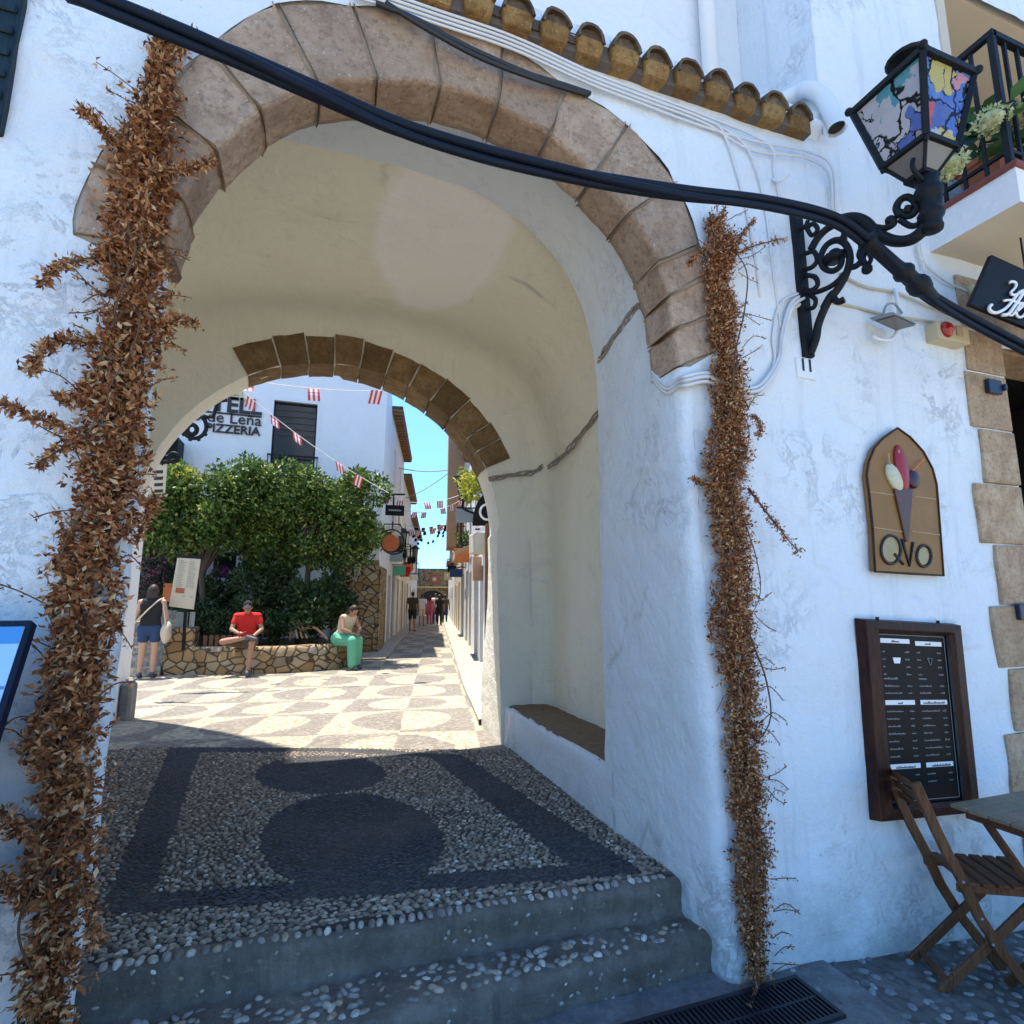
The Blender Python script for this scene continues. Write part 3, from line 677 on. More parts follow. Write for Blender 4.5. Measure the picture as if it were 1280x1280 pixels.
# masonry behind the faces, roof and upper storey
co = MB()
co.box((-6,.70,-.3), (-2.25,3.43,11)); co.box((2.35,.35,-.3), (3.8,3.43,4.2)); co.box((-2.25,.9,4.5), (2.35,3.43,11)); co.box((2.35,1.6,4.2), (7,3.43,11)); co.box((2.7,.3,8.01), (7,1.58,11))
co.box((-3.2,.05,4.42), (2.64,.9,4.49))
co.build('masonry_core', M['upper'], GH)
uw = MB(); uw.strip([[(x, .58+.006*noise.noise(Vector((x*2, 0, z*2))), z) for x in np.linspace(-3.2, 2.67, 20)] for z in np.linspace(4.4, 11, 16)]); uw.build('upper_wall', M['upper'], GH, smooth=True)
# dark room behind the doorway and the loggia
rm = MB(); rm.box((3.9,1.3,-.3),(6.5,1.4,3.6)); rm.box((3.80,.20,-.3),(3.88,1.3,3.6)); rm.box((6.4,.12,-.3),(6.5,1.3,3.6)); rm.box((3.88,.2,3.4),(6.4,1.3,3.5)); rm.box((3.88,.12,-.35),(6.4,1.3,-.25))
rm.build('doorway_room', M['shade_black'], GH)
lg = MB(); lg.box((3.88,.95,3.8),(6.4,1.05,6.1)); lg.box((3.87,.0,3.85),(3.955,.95,6.1)); lg.box((3.88,.05,5.94),(6.4,.95,6.05)); lg.box((3.88,.02,3.80),(6.4,.95,3.9)); lg.box((6.25,.02,3.9),(6.4,.95,5.94))
lg.build('loggia', M['beige'], GH)
# door reveals
dr = MB(); dr.box((DX0-.03,.03,-.3),(DX0,.30,DZ)); dr.box((DX0-.03,.03,DZ),(DX1,.30,DZ+.06)); dr.build('door_reveal', M['sand'], GH)
# dressed stones round the doorway
qs = [(1204,414,1252,465),(1208,465,1258,535),(1226,535,1264,605),(1221,605,1275,680),(1246,680,1290,757),(1241,757,1300,836),(1263,836,1310,915),(1258,915,1330,1000),(1278,1000,1330,1080)]
zs = [3.30]
edges = [3.72,3.685,3.80,3.70,3.83,3.72,3.79,3.70,3.80]
zb = []
for q, ed in zip(qs, edges):
    p = at((q[0]+10), q[3], 0); zb.append(p.z)
zt = 3.24; prev = zt
for i, (ed, z1) in enumerate(zip(edges, zb)):
    xl = at(qs[i][0], (qs[i][1]+qs[i][3])/2, 0).x
    s = MB(); s.box((xl,-.014-random.uniform(0,.006),z1+.006),(DX0-.001,.05,prev-.004)); bm = s
    s.build('door_surround_stone', M['sand'], GH, bevel=.010, bseg=2); prev = z1
s = MB(); s.box((at(1200,412,0).x,-.017,3.25),(4.6,.05,3.60)); s.build('door_surround_stone', M['sand'], GH, bevel=.01, bseg=2)
s = MB(); s.box((4.605,-.014,3.25),(5.6,.05,3.58)); s.build('door_surround_stone', M['sand'], GH, bevel=.01, bseg=2)
for u, v in ((1243,484),(1282,765)):
    p = at(u, v, -.03); s = MB(); s.box((p.x-.07,-.045,p.z-.045),(p.x+.05,-.018,p.z+.045)); s.box((p.x+.05,-.06,p.z-.02),(p.x+.075,-.018,p.z+.02)); s.build('door_catch', M['bluebracket'], GH, bevel=.004)
# eave of clay tiles
A0, A1 = at(600, -4, -.10), at(1006, 143, -.10); dt = (A1-A0)/10
for i in range(-14, 11):
    c = A0+dt*i; c.y += random.uniform(-.012, .012); rr = .078*random.uniform(.94, 1.06); s = MB()
    up = Vector((0, .38, .13)); rows = []
    for q in (0, .5, 1):
        o_ = c+up*q; k = rr*(1-.12*q)
        rows.append([o_+Vector((k*math.cos(R(t)), 0, k*1.15*math.sin(R(t))))for t in np.linspace(0, 180, 9)]+[o_+Vector(((k-.014)*math.cos(R(t)), 0, (k-.014)*1.15*math.sin(R(t)))) for t in np.linspace(180, 0, 9)])
    s.strip(rows, closed=True); n = len(rows[0]); s.f += [tuple(range(n)), tuple(range(2*n, 3*n))[::-1]]; s.m += [0,0]
    s.add([c+Vector(((rr-.012)*math.cos(R(t)), .022, (rr-.012)*1.15*math.sin(R(t)))) for t in np.linspace(0, 180, 9)], [tuple(range(9))])
    s.rough(.008, 14, i, 3); tl = s.build('roof_tile', M['tile_old'], GH)
    s = MB(); w0, w1 = rr*1.02, rr*.84; y0, y1 = c.y+.012, c.y+.05
    top, bot = c.z+.02, c.z-.058
    s.add([(c.x-w0,y0,top),(c.x+w0,y0,top),(c.x+w1,y0+.02,bot),(c.x-w1,y0+.02,bot),(c.x-w0,.2,top+.05),(c.x+w0,.2,top+.05),(c.x+w1,.2,bot+.02),(c.x-w1,.2,bot+.02)],
          [(0,3,2,1),(4,5,6,7),(0,1,5,4),(1,2,6,5),(2,3,7,6),(3,0,4,7)])
    s.build('tile_bed', M['tile_ochre'], tl, bevel=.014, bseg=2)
    if i < 10:
        s = MB(); m_ = c+dt*.5; rows = []
        for q in (0, 1):
            o_ = m_+Vector((0,.05+.35*q,.03+.12*q)); rows.append([o_+Vector((.075*math.cos(R(t)), 0, .05*math.sin(R(t)))) for t in np.linspace(180, 360, 7)])
        s.strip(rows); s.build('channel_tile', M['tile_old'], GH)
s = MB(); e0_, e1_ = A0-dt*14, A1+dt*.5; s.obox((e0_+e1_)/2+Vector((0,.14,.0)), (e1_-e0_)/2, (0,.09,.0), (0,0,.052)); s.build('tile_gap_shade', M['gap_shade'], GH)  # dark strip added to put shade into the gaps between tile beds
ev = MB(); x0 = -3.2
ev.strip([[(x, y+.008*noise.noise(Vector((x*6,z*9,2))), z+.01*noise.noise(Vector((x*5,1,2)))) for y, z in ((-.0,4.24),(-.03,4.275),(-.05,4.30),(-.04,4.335),(.02,4.37),(.3,4.44))] for x in np.linspace(x0, 2.62, 120)])
ev.build('eave_moulding', M['upper'], GH, smooth=True)
# pipes on the upper wall
pp = MB(); pp.tube([(2.33,.50,4.42),(2.33,.50,9)], .055, 14); pp.build('downpipe', M['pvc'], GH, smooth=True)
e0 = at(1046, 161, -.10); pp = MB()
pth = bez([(2.30,.42,4.55), at(985,122,.15), at(1012,112,.02), at(1032,128,-.04), e0])
pp.tube(pth, .046, 14, cap=False); pp.tube([e0+Vector((0,.0,.006)), e0+(pth[-1]-pth[-3]).normalized()*.006], [.053,.053], 14, cap=False); dp = pp.build('vent_pipe', M['pvc'], GH, smooth=True)
s = MB(); d_ = (pth[-1]-pth[-3]).normalized(); s.lathe([(.043,-.02),(.0,-.019)], e0, 14, axis=d_); s.build('pipe_mouth', M['shade_black'], dp)
# balcony
BX = 3.49; by0 = -.47
bl = MB(); bl.strip([[(BX, .01, z), (BX, by0, z), (6.5, by0, z), (6.5, .01, z)] for z in (3.72, 3.93)]); bl.build('balcony_slab', M['upper'], GH)
s = MB(); s.add([(BX,.01,3.72),(BX,by0,3.72),(6.5,by0,3.72),(6.5,.01,3.72)], [(0,1,2,3)]); s.build('balcony_underside', M['beige'], GH)
s = MB(); s.box((BX-.02,by0-.02,3.931),(6.5,.0,3.965)); s.build('balcony_edge_tile', M['redtile'], GH, bevel=.006)
ry = by0+.03; s = MB()
s.box((BX+.02,ry-.018,4.80),(6.5,ry+.018,4.835)); s.box((BX+.005,ry-.018,4.80),(BX+.041,0,4.836))
s.box((BX+.02,ry-.01,4.05),(6.5,ry+.01,4.07)); s.box((BX+.013,ry,4.05),(BX+.033,0,4.071))
s.box((BX+.008,ry-.016,3.965),(BX+.04,ry+.016,4.80)); rl = s.build('balcony_railing', M['iron'], GH)
s = MB(); x = BX+.13
while x < 6.4: s.box((x-.009,ry-.009,3.965),(x+.009,ry+.009,4.80)); x += .115
for y in (-.33,-.22,-.11): s.box((BX+.014,y-.009,3.965),(BX+.032,y+.009,4.80))
s.build('balusters', M['iron'], rl)
s = MB(); s.box((4.45,.88,3.9),(5.9,.945,5.75))
for k in range(24): s.obox((5.17,.87,4.0+k*.072), (.66,0,0), (0,.012,.014), (0,.003,-.02))
s.build('balcony_shutter', M['shutter'], GH)
# ------------------------------------------------------------------ dried climbing plants
def leaf_batch(mb, P, D, L, W, mi=0, fold=.35, curl=.25):
    """folded, curled leaves: base points, directions, lengths, widths"""
    n = len(P); D = D/np.linalg.norm(D, axis=1, keepdims=True)
    r = RNG.normal(size=(n, 3)); S = np.cross(D, r); S /= np.linalg.norm(S, axis=1, keepdims=True)+1e-9; N = np.cross(S, D)
    L = L[:, None]; W = W[:, None]
    c = curl*RNG.uniform(-1, 1, (n, 1))
    mid = P+D*L*.45+N*L*c*.35; tip = P+D*L+N*L*c
    l = P+D*L*.42+S*W*.5+N*W*fold; r_ = P+D*L*.42-S*W*.5+N*W*fold
    V = np.stack([P, l, tip, r_, mid], 1).reshape(-1, 3); o = len(mb.v)
    b = (np.arange(n)*5)[:, None]
    F_ = np.concatenate([b+np.array([[0,4,1]]), b+np.array([[1,4,2]]), b+np.array([[0,3,4]]), b+np.array([[3,2,4]])])+o
    mb.v += [tuple(p) for p in V.tolist()]; mb.f += [tuple(f) for f in F_.tolist()]; mb.m += [mi]*len(F_)
def sprigs(mb, tw, base, dirs, length, nleaf, lsize):
    n = len(base); dirs = dirs/np.linalg.norm(dirs, axis=1, keepdims=True)
    sag = RNG.normal(0, .5, (n, 3))
    for k in range(nleaf):
        t = (k+.6)/nleaf
        P = base+dirs*(length*t)[:, None]+sag*(length*t*t*.35)[:, None]
        D = dirs*.55+RNG.normal(0, .75, (n, 3))
        s = lsize*RNG.uniform(.6, 1.25, n)*(1-.35*t)
        leaf_batch(mb, P, D, s, s*RNG.uniform(.36, .58, n), 0, .25, .5)
def dry_plant(name, label, prof, branches, density, seedv, lsize=.034, depth=.72, wf=.60):
    zt, zb = prof[0][0], prof[-1][0]
    root = thing(name, label, 'dried plant', (at((prof[-1][1]+prof[-1][2])/2, prof[-1][0]).x, -.06, at(0, prof[-1][0]).z), group='dried climbing plants flanking the arch')
    fo = MB(); tw = MB()
    vs = np.array([p[0] for p in prof]); L_ = np.array([p[1] for p in prof]); R_ = np.array([p[2] for p in prof])
    areas = []; pts = []; out = []
    for i in range(len(prof)-1):
        a0, a1 = at(L_[i], vs[i], -.08), at(R_[i], vs[i], -.08); b0, b1 = at(L_[i+1], vs[i+1], -.08), at(R_[i+1], vs[i+1], -.08)
        w = ((a1-a0).length+(b1-b0).length)/2; h = abs(((a0+a1)/2-(b0+b1)/2).z); n = int(w*h*density)+4
        for _ in range(n):
            t = random.random(); s = random.uniform(-1, 1)
            l = a0.lerp(b0, t); r = a1.lerp(b1, t); c = (l+r)/2; hw = (r-l).length/2
            clump = .74+.9*noise.noise(Vector((c.z*5.5, s*1.3, seedv)))+.35*noise.noise(Vector((c.z*16, s*2, seedv+9)))
            x = c.x+s*hw*wf*min(1.05, clump+.22); d = math.sqrt(max(.05, 1-s*s))*min(hw, .16)*depth*random.uniform(.45, 1.0)*clump
            pts.append((x, -.012-d, c.z+(l.z-r.z)*-.5*s)); out.append((s*.75+random.gauss(0,.35), -.75+random.gauss(0,.3), random.gauss(-.05,.75)))
    B = np.array(pts); Dr = np.array(out); n = len(B)
    sprigs(fo, tw, B, Dr, RNG.uniform(.035, .08, n), 7, lsize)
    # inner stems, dark, so that the gaps read as depth
    cl = [tuple(((at(l, v, -.05)+at(r, v, -.05))/2)) for v, l, r in prof]
    for q in range(6):
        ph = random.uniform(0, 6.28)
        pth = [Vector(c)+Vector((.035*math.sin(i*.9+ph+q), .03+.008*math.cos(i*.7+ph*2), 0)) for i, c in enumerate(cl)]
        tw.tube(bez(pth, 4), random.uniform(.004, .008), 5)
    for q in range(7):      # bare woody shoots lying over the leaves
        ph = random.uniform(0, 6.28); i0 = random.randrange(0, len(cl)-5); k = random.randrange(4, 8)
        pth = [Vector(c)+Vector((.05*math.sin(i*1.1+ph), -.075-.03*math.sin(i*.8+ph), 0)) for i, c in enumerate(cl[i0:i0+k])]
        pth[0].y = pth[-1].y = -.03; pb = bez(pth, 5); rr = random.uniform(.0025, .0045); tw.tube(pb, [rr*(.35+.65*math.sin(math.pi*j/(len(pb)-1))) for j in range(len(pb))], 5)
    for br in branches:
        pth = bez([at(u, v, y) for u, v, y in br], 8); tw.tube(pth, [.006*(1-.7*i/len(pth)) for i in range(len(pth))], 5)
        m = len(pth); idx = RNG.integers(0, m-1, m*5); P = np.array([tuple(pth[i].lerp(pth[i+1], random.random())) for i in idx])
        D = np.array([tuple((pth[i+1]-pth[i]).normalized()) for i in idx])*.5+RNG.normal(0, .55, (len(idx), 3))
        sprigs(fo, tw, P, D, RNG.uniform(.01, .035, len(idx)), 3, lsize*.8)
    # stray stems poking out
    for _ in range(60):
        i = random.randrange(len(cl)-1); c = Vector(cl[i]).lerp(Vector(cl[i+1]), random.random()); sg = random.choice((-1, 1)); hw = (at(prof[i][2], prof[i][0], -.06)-at(prof[i][1], prof[i][0], -.06)).length/2
        p0 = c+Vector((sg*hw*.6, -.02, 0)); p2 = p0+Vector((sg*random.uniform(.05, .13), random.uniform(-.09, 0), random.uniform(-.08, .08))); p1 = (p0+p2)/2+Vector((0, 0, random.uniform(-.02, .04)))
        pth = bez([p0, p1, p2], 5); tw.tube(pth, .002, 4)
        P = np.array([tuple(p) for p in pth[3:]]); sprigs(fo, tw, P, RNG.normal(0, 1, P.shape), np.full(len(P), .012), 2, lsize*.55)
    fo.build('foliage', M['dry'], root); tw.build('stems', M['drytwig'], root, smooth=True)
profL = [(38,196,212),(70,182,214),(110,168,216),(150,150,218),(200,138,214),(250,128,214),(300,86,216),(330,112,214),(370,118,220),(405,112,232),(450,98,210),(500,84,196),(550,92,192),(600,80,186),(650,72,172),(700,48,166),(750,42,162),(800,46,150),(850,42,148),(900,30,126),(950,22,120),(1000,28,126),(1050,32,122),(1100,16,118),(1150,12,108),(1200,12,102),(1250,14,88),(1300,16,82),(1360,12,80)]
brL = [[(150,570,-.08),(90,540,-.14),(40,520,-.18),(0,505,-.2)],[(120,430,-.08),(80,425,-.12),(50,440,-.14),(38,462,-.15)],[(190,215,-.08),(225,212,-.14),(262,205,-.18)],[(150,185,-.06),(130,165,-.1),(104,138,-.14)],[(130,320,-.06),(85,330,-.1),(52,350,-.14)],[(190,410,-.08),(222,400,-.14),(243,405,-.16)],
       [(120,545,-.06),(80,560,-.1),(48,580,-.12)],[(195,75,-.05),(200,50,-.05),(197,25,-.05)],[(205,75,-.05),(225,60,-.06),(240,45,-.06)],[(60,1060,-.08),(25,1040,-.12),(4,1015,-.14)],[(95,1080,-.06),(112,1140,-.1),(118,1180,-.1)],[(170,680,-.06),(185,640,-.12),(192,625,-.14)],[(40,1120,-.08),(15,1110,-.12),(0,1100,-.14)],[(110,480,-.07),(90,500,-.1),(78,497,-.1)]]
dry_plant('dried_climber', 'tall thick bundle of dried brown branches climbing the wall left of the archway', profL, brL, 3300, 1.0, .036)
profR = [(268,890,904),(300,884,930),(350,884,924),(400,888,930),(450,891,933),(500,888,942),(550,880,942),(600,876,942),(640,886,942),(700,893,948),(750,888,952),(800,893,952),(850,902,954),(900,907,957),(950,908,961),(1000,911,964),(1050,917,968),(1100,918,968),(1150,928,968),(1200,938,966),(1226,945,962)]
brR = [[(935,610,-.06),(958,640,-.1),(975,662,-.12),(998,690,-.13)],[(905,330,-.06),(935,310,-.1),(980,298,-.12)],[(900,300,-.05),(900,280,-.06),(905,262,-.06)],[(915,310,-.05),(930,290,-.08),(942,276,-.08)],[(890,610,-.05),(876,602,-.08),(868,600,-.08)],[(895,760,-.05),(888,780,-.08),(890,800,-.08)],[(940,520,-.05),(950,530,-.08),(948,545,-.08)],[(885,310,-.06),(872,318,-.1),(862,330,-.1)]]
dry_plant('dried_climber', 'narrow column of dried brown leaves tied to the wall right of the archway', profR, brR, 5200, 5.0, .025, wf=.58)

# ------------------------------------------------------------------ cables
def cable(name, label, paths, r, m, group=None, cat='cable', n=6, part=None):
    b = MB()
    for p in paths: b.tube(bez(p, 8), r, n)
    o = b.build(name, m, smooth=True)
    return tag(o, label, cat, group)
pc = thing('power_cable', 'thick dark blue cable of twisted strands slung across the front of the arch', 'cable', at(640,195,-.4))
px_ = [(80,-12),(150,14),(235,46),(300,72),(400,117),(500,161),(600,191),(700,214),(780,230),(860,243),(960,255),(1040,274),(1085,303),(1125,338),(1165,373),(1215,402),(1290,440)]
cen = bez([at(u, v, -.42) for u, v in px_], 10)
for k in range(3):
    ph = k*2.094; b = MB()
    b.tube([p+Vector((0, .017*math.cos(ph+i*.045), .019*math.sin(ph+i*.045))) for i, p in enumerate(cen)], .0155, 8)
    b.build('strand', M['cable'], pc, smooth=True)
def jt(u, v): return at(u, v, -.42)
b = MB(); a0, a1 = jt(1083,300), jt(1172,377); ax = (a1-a0); Ls = ax.length
prof = [(.0,0),(.05,0),(.055,.03),(.04,.05),(.034,.09),(.034,.40),(.036,.45),(.052,.49),(.055,.53),(.042,.57),(.040,.64),(.055,.68),(.060,.74),(.052,.79),(.038,.84),(.030,.95),(.0,1.0)]
b.lathe([(r_*.88, z*Ls) for r_, z in prof], a0, 14, axis=ax.normalized()); b.build('cable_joint', M['iron'], pc, smooth=True)
o = cable('cable_tail', 'short dull black cable bundle lying across the top of the arch stones', [[at(470,4,-.04),at(520,24,-.05),at(560,46,-.06),(at(600,66,-.06)),at(660,92,-.05),at(705,106,-.03),at(738,117,-.02)],[at(480,2,-.03),at(530,34,-.07),at(600,72,-.07),at(670,99,-.05),at(735,119,-.02)]], .011, M['cable_black'])
def off(p, k): return [q+Vector((0,-.006*(k % 3), .016*(k-2))) for q in p]
b0 = [at(440,-14,-.03),at(540,20,-.03),at(640,54,-.03),at(735,97,-.03),at(800,122,-.03),at(880,152,-.02)]
for k, (tail, lab) in enumerate([([at(950,178,-.02),at(1012,190,-.02),at(1040,210,-.02),at(1044,268,-.02)], 'uppermost white cable under the tiles, bending down above the lantern bracket'),
                ([at(940,188,-.02),at(1005,197,-.02),at(1036,216,-.02),at(1040,262,-.02)], 'white cable running just beneath the uppermost one under the tiles'),
                ([at(905,168,-.02),at(925,230,-.015),at(940,300,-.015),at(950,372,-.015)], 'thin white cable dropping straight down the wall left of the black bracket'),
                ([at(925,175,-.02),at(945,210,-.015),at(957,262,-.015),at(965,330,-.015),at(976,410,-.015)], 'thin white cable dropping past the bracket in a gentle curve'),
                ([at(960,180,-.02),at(968,215,-.015),at(975,250,-.015)], 'short white cable end hanging above the bracket by a hook')]):
    cable('wall_cable', lab, [off(b0, k)+tail], .0065, M['cable_white'], 'painted white cables on the façade')
lj = [at(1003,372,-.02),at(988,384,-.03),at(978,420,-.03),at(973,452,-.03),at(948,486,-.03),at(915,484,-.035),at(885,470,-.04),at(858,474,-.045)]
cable('conduit_bundle', 'bundle of white painted cables wrapped round the corner at the foot of the arch stones', [[q+Vector((0,-.008*(k%2),.022*k-.03)) for q in lj]+[Vector((1.585+.003*k,.02,2.60+.02*k)), Vector((1.578,.10,2.60+.02*k)), Vector((1.585,.22,2.72+.02*k))] for k in range(3)], .010, M['cable_white'])
cable('wall_cable', 'white cable looping down from the bracket beside the plant', [[at(1000,366,-.02),at(975,380,-.02),at(966,420,-.02),at(968,450,-.02),at(955,480,-.02),at(930,492,-.02)]], .007, M['cable_white'], 'painted white cables on the façade')
def strand_set(pts, n, rad, sagv):
    out = []
    base = bez([Vector(p) for p in pts], 10)
    for k in range(n):
        ph = k*1.9
        out.append([p+Vector((-.010-.008*math.sin(i*.55+ph), .008*math.cos(i*.4+ph), .016*math.sin(i*.5+ph*1.3)-sagv*math.sin(math.pi*i/(len(base)-1))*(1+.5*(k%3)))) for i, p in enumerate(base)])
    return out
vc = []
vc += strand_set([Vector((1.58,.24,3.25)), atx(815,384,1.60), atx(800,380,1.605), atx(778,408,1.61), atx(754,443,1.61), Vector((1.66,.93,3.10))], 5, 0, .01)
vc += strand_set([atx(752,512,2.03), atx(722,546,2.03), atx(705,566,2.03), atx(686,584,2.02)], 5, 0, .02)
vc += strand_set([Vector((2.0,2.74,2.86)), at(668,587,2.77), at(640,591,2.77), at(612,599,2.76)], 5, 0, .02)
for lo, hi, lab in ((0,5,'bundle of grey cables on the passage wall just behind the front arch stones'),(5,10,'bundle of grey cables sagging across the recess above the bench'),(10,15,'bundle of grey cables on the pier at the right foot of the inner arch stones')):
    b = MB()
    for p in vc[lo:hi]: b.tube(p, .0062, 5)
    tag(b.build('vault_cable', M['cable_grey'], smooth=True), lab, 'cable', 'cables inside the passage')
cable('vault_cable', 'thin grey wire hanging down from the passage cables behind the arch corner', [[atx(800,384,1.60), atx(812,410,1.60), atx(828,436,1.61), Vector((1.59,.12,2.72))]], .004, M['cable_grey'])
cable('wall_cable', 'cream cable crossing the wall above the floodlight to the balcony', [[at(1050,342,-.02),at(1080,358,-.02),at(1120,366,-.02),at(1165,385,-.02),at(1205,400,-.02)]], .008, M['cable_cream'], 'cream cables right of the bracket')
cable('wall_cable', 'cream cable running behind the floodlight to the red alarm box', [[at(1036,378,-.02),at(1070,384,-.02),at(1100,392,-.02),at(1150,400,-.02),at(1180,404,-.02)]], .008, M['cable_cream'], 'cream cables right of the bracket')
cable('wall_cable', 'white cable running down the wall under the balcony corner to a round box', [[at(1148,302,-.02),at(1152,325,-.02),at(1180,350,-.02),at(1208,364,-.02)],[at(1150,303,-.02),at(1155,340,-.02)]], .007, M['cable_white'], 'painted white cables on the façade')
b = MB(); b.lathe([(0,0),(.045,0),(.045,.03),(.03,.045),(0,.045)], at(1211,366,-.0), 14, axis=(0,-1,0)); tag(b.build('junction_box', M['boxcream'], smooth=False, bevel=.004), 'small round junction box on the wall beside the black hanging sign', 'junction box')
b = MB(); hk = at(1123,388,-.03); b.tube(bez([at(1118,362,-.02), at(1121,372,-.05), at(1124,392,-.06), at(1124,408,-.06), at(1114,424,-.06), at(1098,424,-.06), at(1091,420,-.05)], 6), .011, 8); tag(b.build('wall_hook', M['pvc'], smooth=True), 'white bent metal hook on the wall beside the floodlight', 'hook')
b = MB(); b.tube(bez([at(966,224,-.0), at(974,226,-.06), at(985,219,-.07)], 5), .009, 6); tag(b.build('wall_hook', M['pvc'], smooth=True), 'small white peg sticking out of the wall above the bracket', 'hook')
fl_ = thing('floodlight', 'small grey floodlight tilted on its arm above the wall next to the alarm box', 'floodlight', at(1115,400,-.05))
b = MB(); c = at(1116,401,-.10); b.obox(c, (.085,.0,-.016), (.01,-.06,-.01), (.006,.012,.014)); b.build('housing', M['greymetal'], fl_, bevel=.006)
b = MB(); b.obox(c+Vector((0,-.012,-.021)), (.075,0,-.014), (.008,-.05,-.008), (.001,.003,.003)); b.build('lens', M['pane_clear'], fl_)
b = MB(); b.tube(bez([at(1103,396,-.06), at(1108,382,-.07), at(1118,380,-.07), at(1128,392,-.08)], 5), .006, 6); b.build('yoke', M['greymetal'], fl_, smooth=True)
al = thing('alarm_box', 'cream plastic alarm box with a round red lens above the stone door surround', 'alarm', at(1187,416,-.03))
b = MB(); p0, p1 = at(1166,403,-.06), at(1208,433,-.06); b.box((p0.x,-.085,p1.z),(p1.x,.0,p0.z)); b.build('housing', M['boxcream'], al, bevel=.012, bseg=2)
b = MB(); b.lathe([(0,.03),(.03,.026),(.048,.008),(.05,0),(0,0)], at(1183,412,-.085), 16, axis=(0,-1,0)); b.build('lens', M['redlens'], al, smooth=True)
b = MB(); q = at(1199,414,-.087); b.box((q.x-.028,-.094,q.z-.035),(q.x+.028,-.086,q.z+.035)); b.build('cover_plate', M['groove'], al, bevel=.004)
np_ = thing('number_plate', 'small pale tile with the house number 11 under the lantern bracket', 'number plate', at(1006,461,0))
b = MB(); p0, p1 = at(993,447,-.01), at(1019,476,-.01); b.box((p0.x,-.022,p1.z),(p1.x,.0,p0.z)); b.build('tile', M['pvc'], np_, bevel=.003)
text('11', .095, M['black_ink'], np_, ((p0.x+p1.x)/2, -.0235, (p0.z+p1.z)/2-.015), (1,0,0), (0,0,1), 'number', .001, 'CENTER', .002)
b = MB()
pts = [at(u, v, -.03) for u, v in ((-60,-40),(36,-40),(32,2),(24,48),(12,110),(2,168),(-60,168))]; b.prism([(p.x,-.045,p.z) for p in pts], (0,.05,0))
for i in range(6): z = at(0, 150-28*i, -.04).z; b.box((at(-60,0,-.05).x,-.056,z-.012),(at(6+5*i,150-28*i,-.05).x-.02,-.046,z+.02))
tag(b.build('wall_shutter', M['shutter_dark'], bevel=.004), 'dark teal wooden shutter at the upper left edge of the white wall', 'shutter')

# ------------------------------------------------------------------ lantern on its scrolled bracket
LT = thing('wall_lantern', 'black iron lantern with painted glass panes on a scrolled wall bracket', 'lantern', (2.38,0,3.2))
bx = Vector((.33,-.944,0)).normalized(); bn = Vector((bx.y,-bx.x,0)); B0 = Vector((2.385,0,0))
def br(zu, zv, o=0):          # a point traced on the bracket's own vertical plane
    u, v = 970+zu/4.13, 230+zv/4.13; d = _ray(u, v); t = ((B0-CAM).dot(bn)+o)/d.dot(bn); return CAM+d*t
b = MB()
tp, bt = at(996,268,-.02), at(1012,447,-.02)
b.box((2.355,-.035,bt.z),(2.425,.0,tp.z+.02)); b.build('wall_plate', M['iron'], LT, bevel=.008, bseg=2)
sc_ = MB()
def scroll(pts, r0, r1=None, o=0):
    p = bez([br(x, y, o) for x, y in pts], 6); n = len(p); r1 = r1 or r0
    sc_.tube(p, [r0+(r1-r0)*i/(n-1) for i in range(n)], 8)
scroll([(175,880),(205,800),(220,720),(265,615),(320,540),(362,465),(382,385),(362,315),(315,290),(262,315),(232,375),(245,430),(290,450),(330,425),(340,380),(315,345),(285,355),(275,390)], .021, .013)
scroll([(300,370),(305,395)], .055, .05)
scroll([(140,560),(200,560),(270,535),(320,500),(355,460)], .014)
scroll([(240,640),(275,580),(300,560),(300,592),(325,608),(352,596)], .014, .018)
scroll([(180,340),(215,280),(260,235),(320,205),(390,205),(435,250),(450,320),(445,390),(410,425),(375,432)], .020, .015)
scroll([(340,180),(400,172),(460,195),(520,255),(600,292),(680,292),(740,258),(790,195),(815,130),(822,60)], .025, .030)
scroll([(450,215),(510,222),(560,228),(605,205),(595,182),(580,190)], .014, .020)
scroll([(640,185),(690,215),(730,210),(752,170),(758,130),(740,145)], .014, .012)
scroll([(640,165),(622,125),(640,85),(675,68),(710,85),(728,125),(705,160),(665,165),(640,140)], .018, .014)
scroll([(675,150),(690,115)], .02, .02)
scroll([(440,330),(430,370),(455,405),(470,440)], .013, .016); sc_.ball(br(470,440), .026)
scroll([(455,330),(490,380),(475,420)], .011); scroll([(160,230),(185,265),(215,235),(190,205),(160,230)], .012)
scroll([(150,360),(195,350),(212,395),(185,430),(150,440)], .013); scroll([(150,470),(200,480),(215,520),(180,550),(140,540)], .013)
scroll([(130,640),(190,640),(205,600),(180,575)], .012); scroll([(120,235),(150,220),(165,190)], .012); scroll([(345,290),(350,240),(310,210)], .014)
sc_.ball(br(345,285), .022); sc_.ball(br(590,188), .024); sc_.ball(br(360,205), .03)
sc_.build('bracket', M['iron'], LT, smooth=True)
LCx, LCy, ZT, ZB, ZN = 2.58, -.555, 4.0, 3.655, 3.545
b = MB(); nk = br(822,20); base = Vector((LCx, LCy-.02, ZN))
b.lathe([(.0,0),(.040,0),(.044,.02),(.034,.04),(.05,.065),(.055,.085),(.040,.11),(.038,.15),(.056,.17),(.060,.20),(.044,.23),(.05,.26),(.03,.28),(0,.28)], base-Vector((0,0,.285)), 14); 
b.tube([br(815,130), base-Vector((0,0,.28))], [.032,.038], 10)
b.tube(bez([base+Vector((-.09,-.01,.05)), base+Vector((-.10,-.01,.0)), base+Vector((-.05,-.01,-.04)), base+Vector((.0,0,-.03))], 5), .010, 6)
b.build('neck', M['iron'], LT, smooth=True)
hT, hB, hN = .172, .103, .04
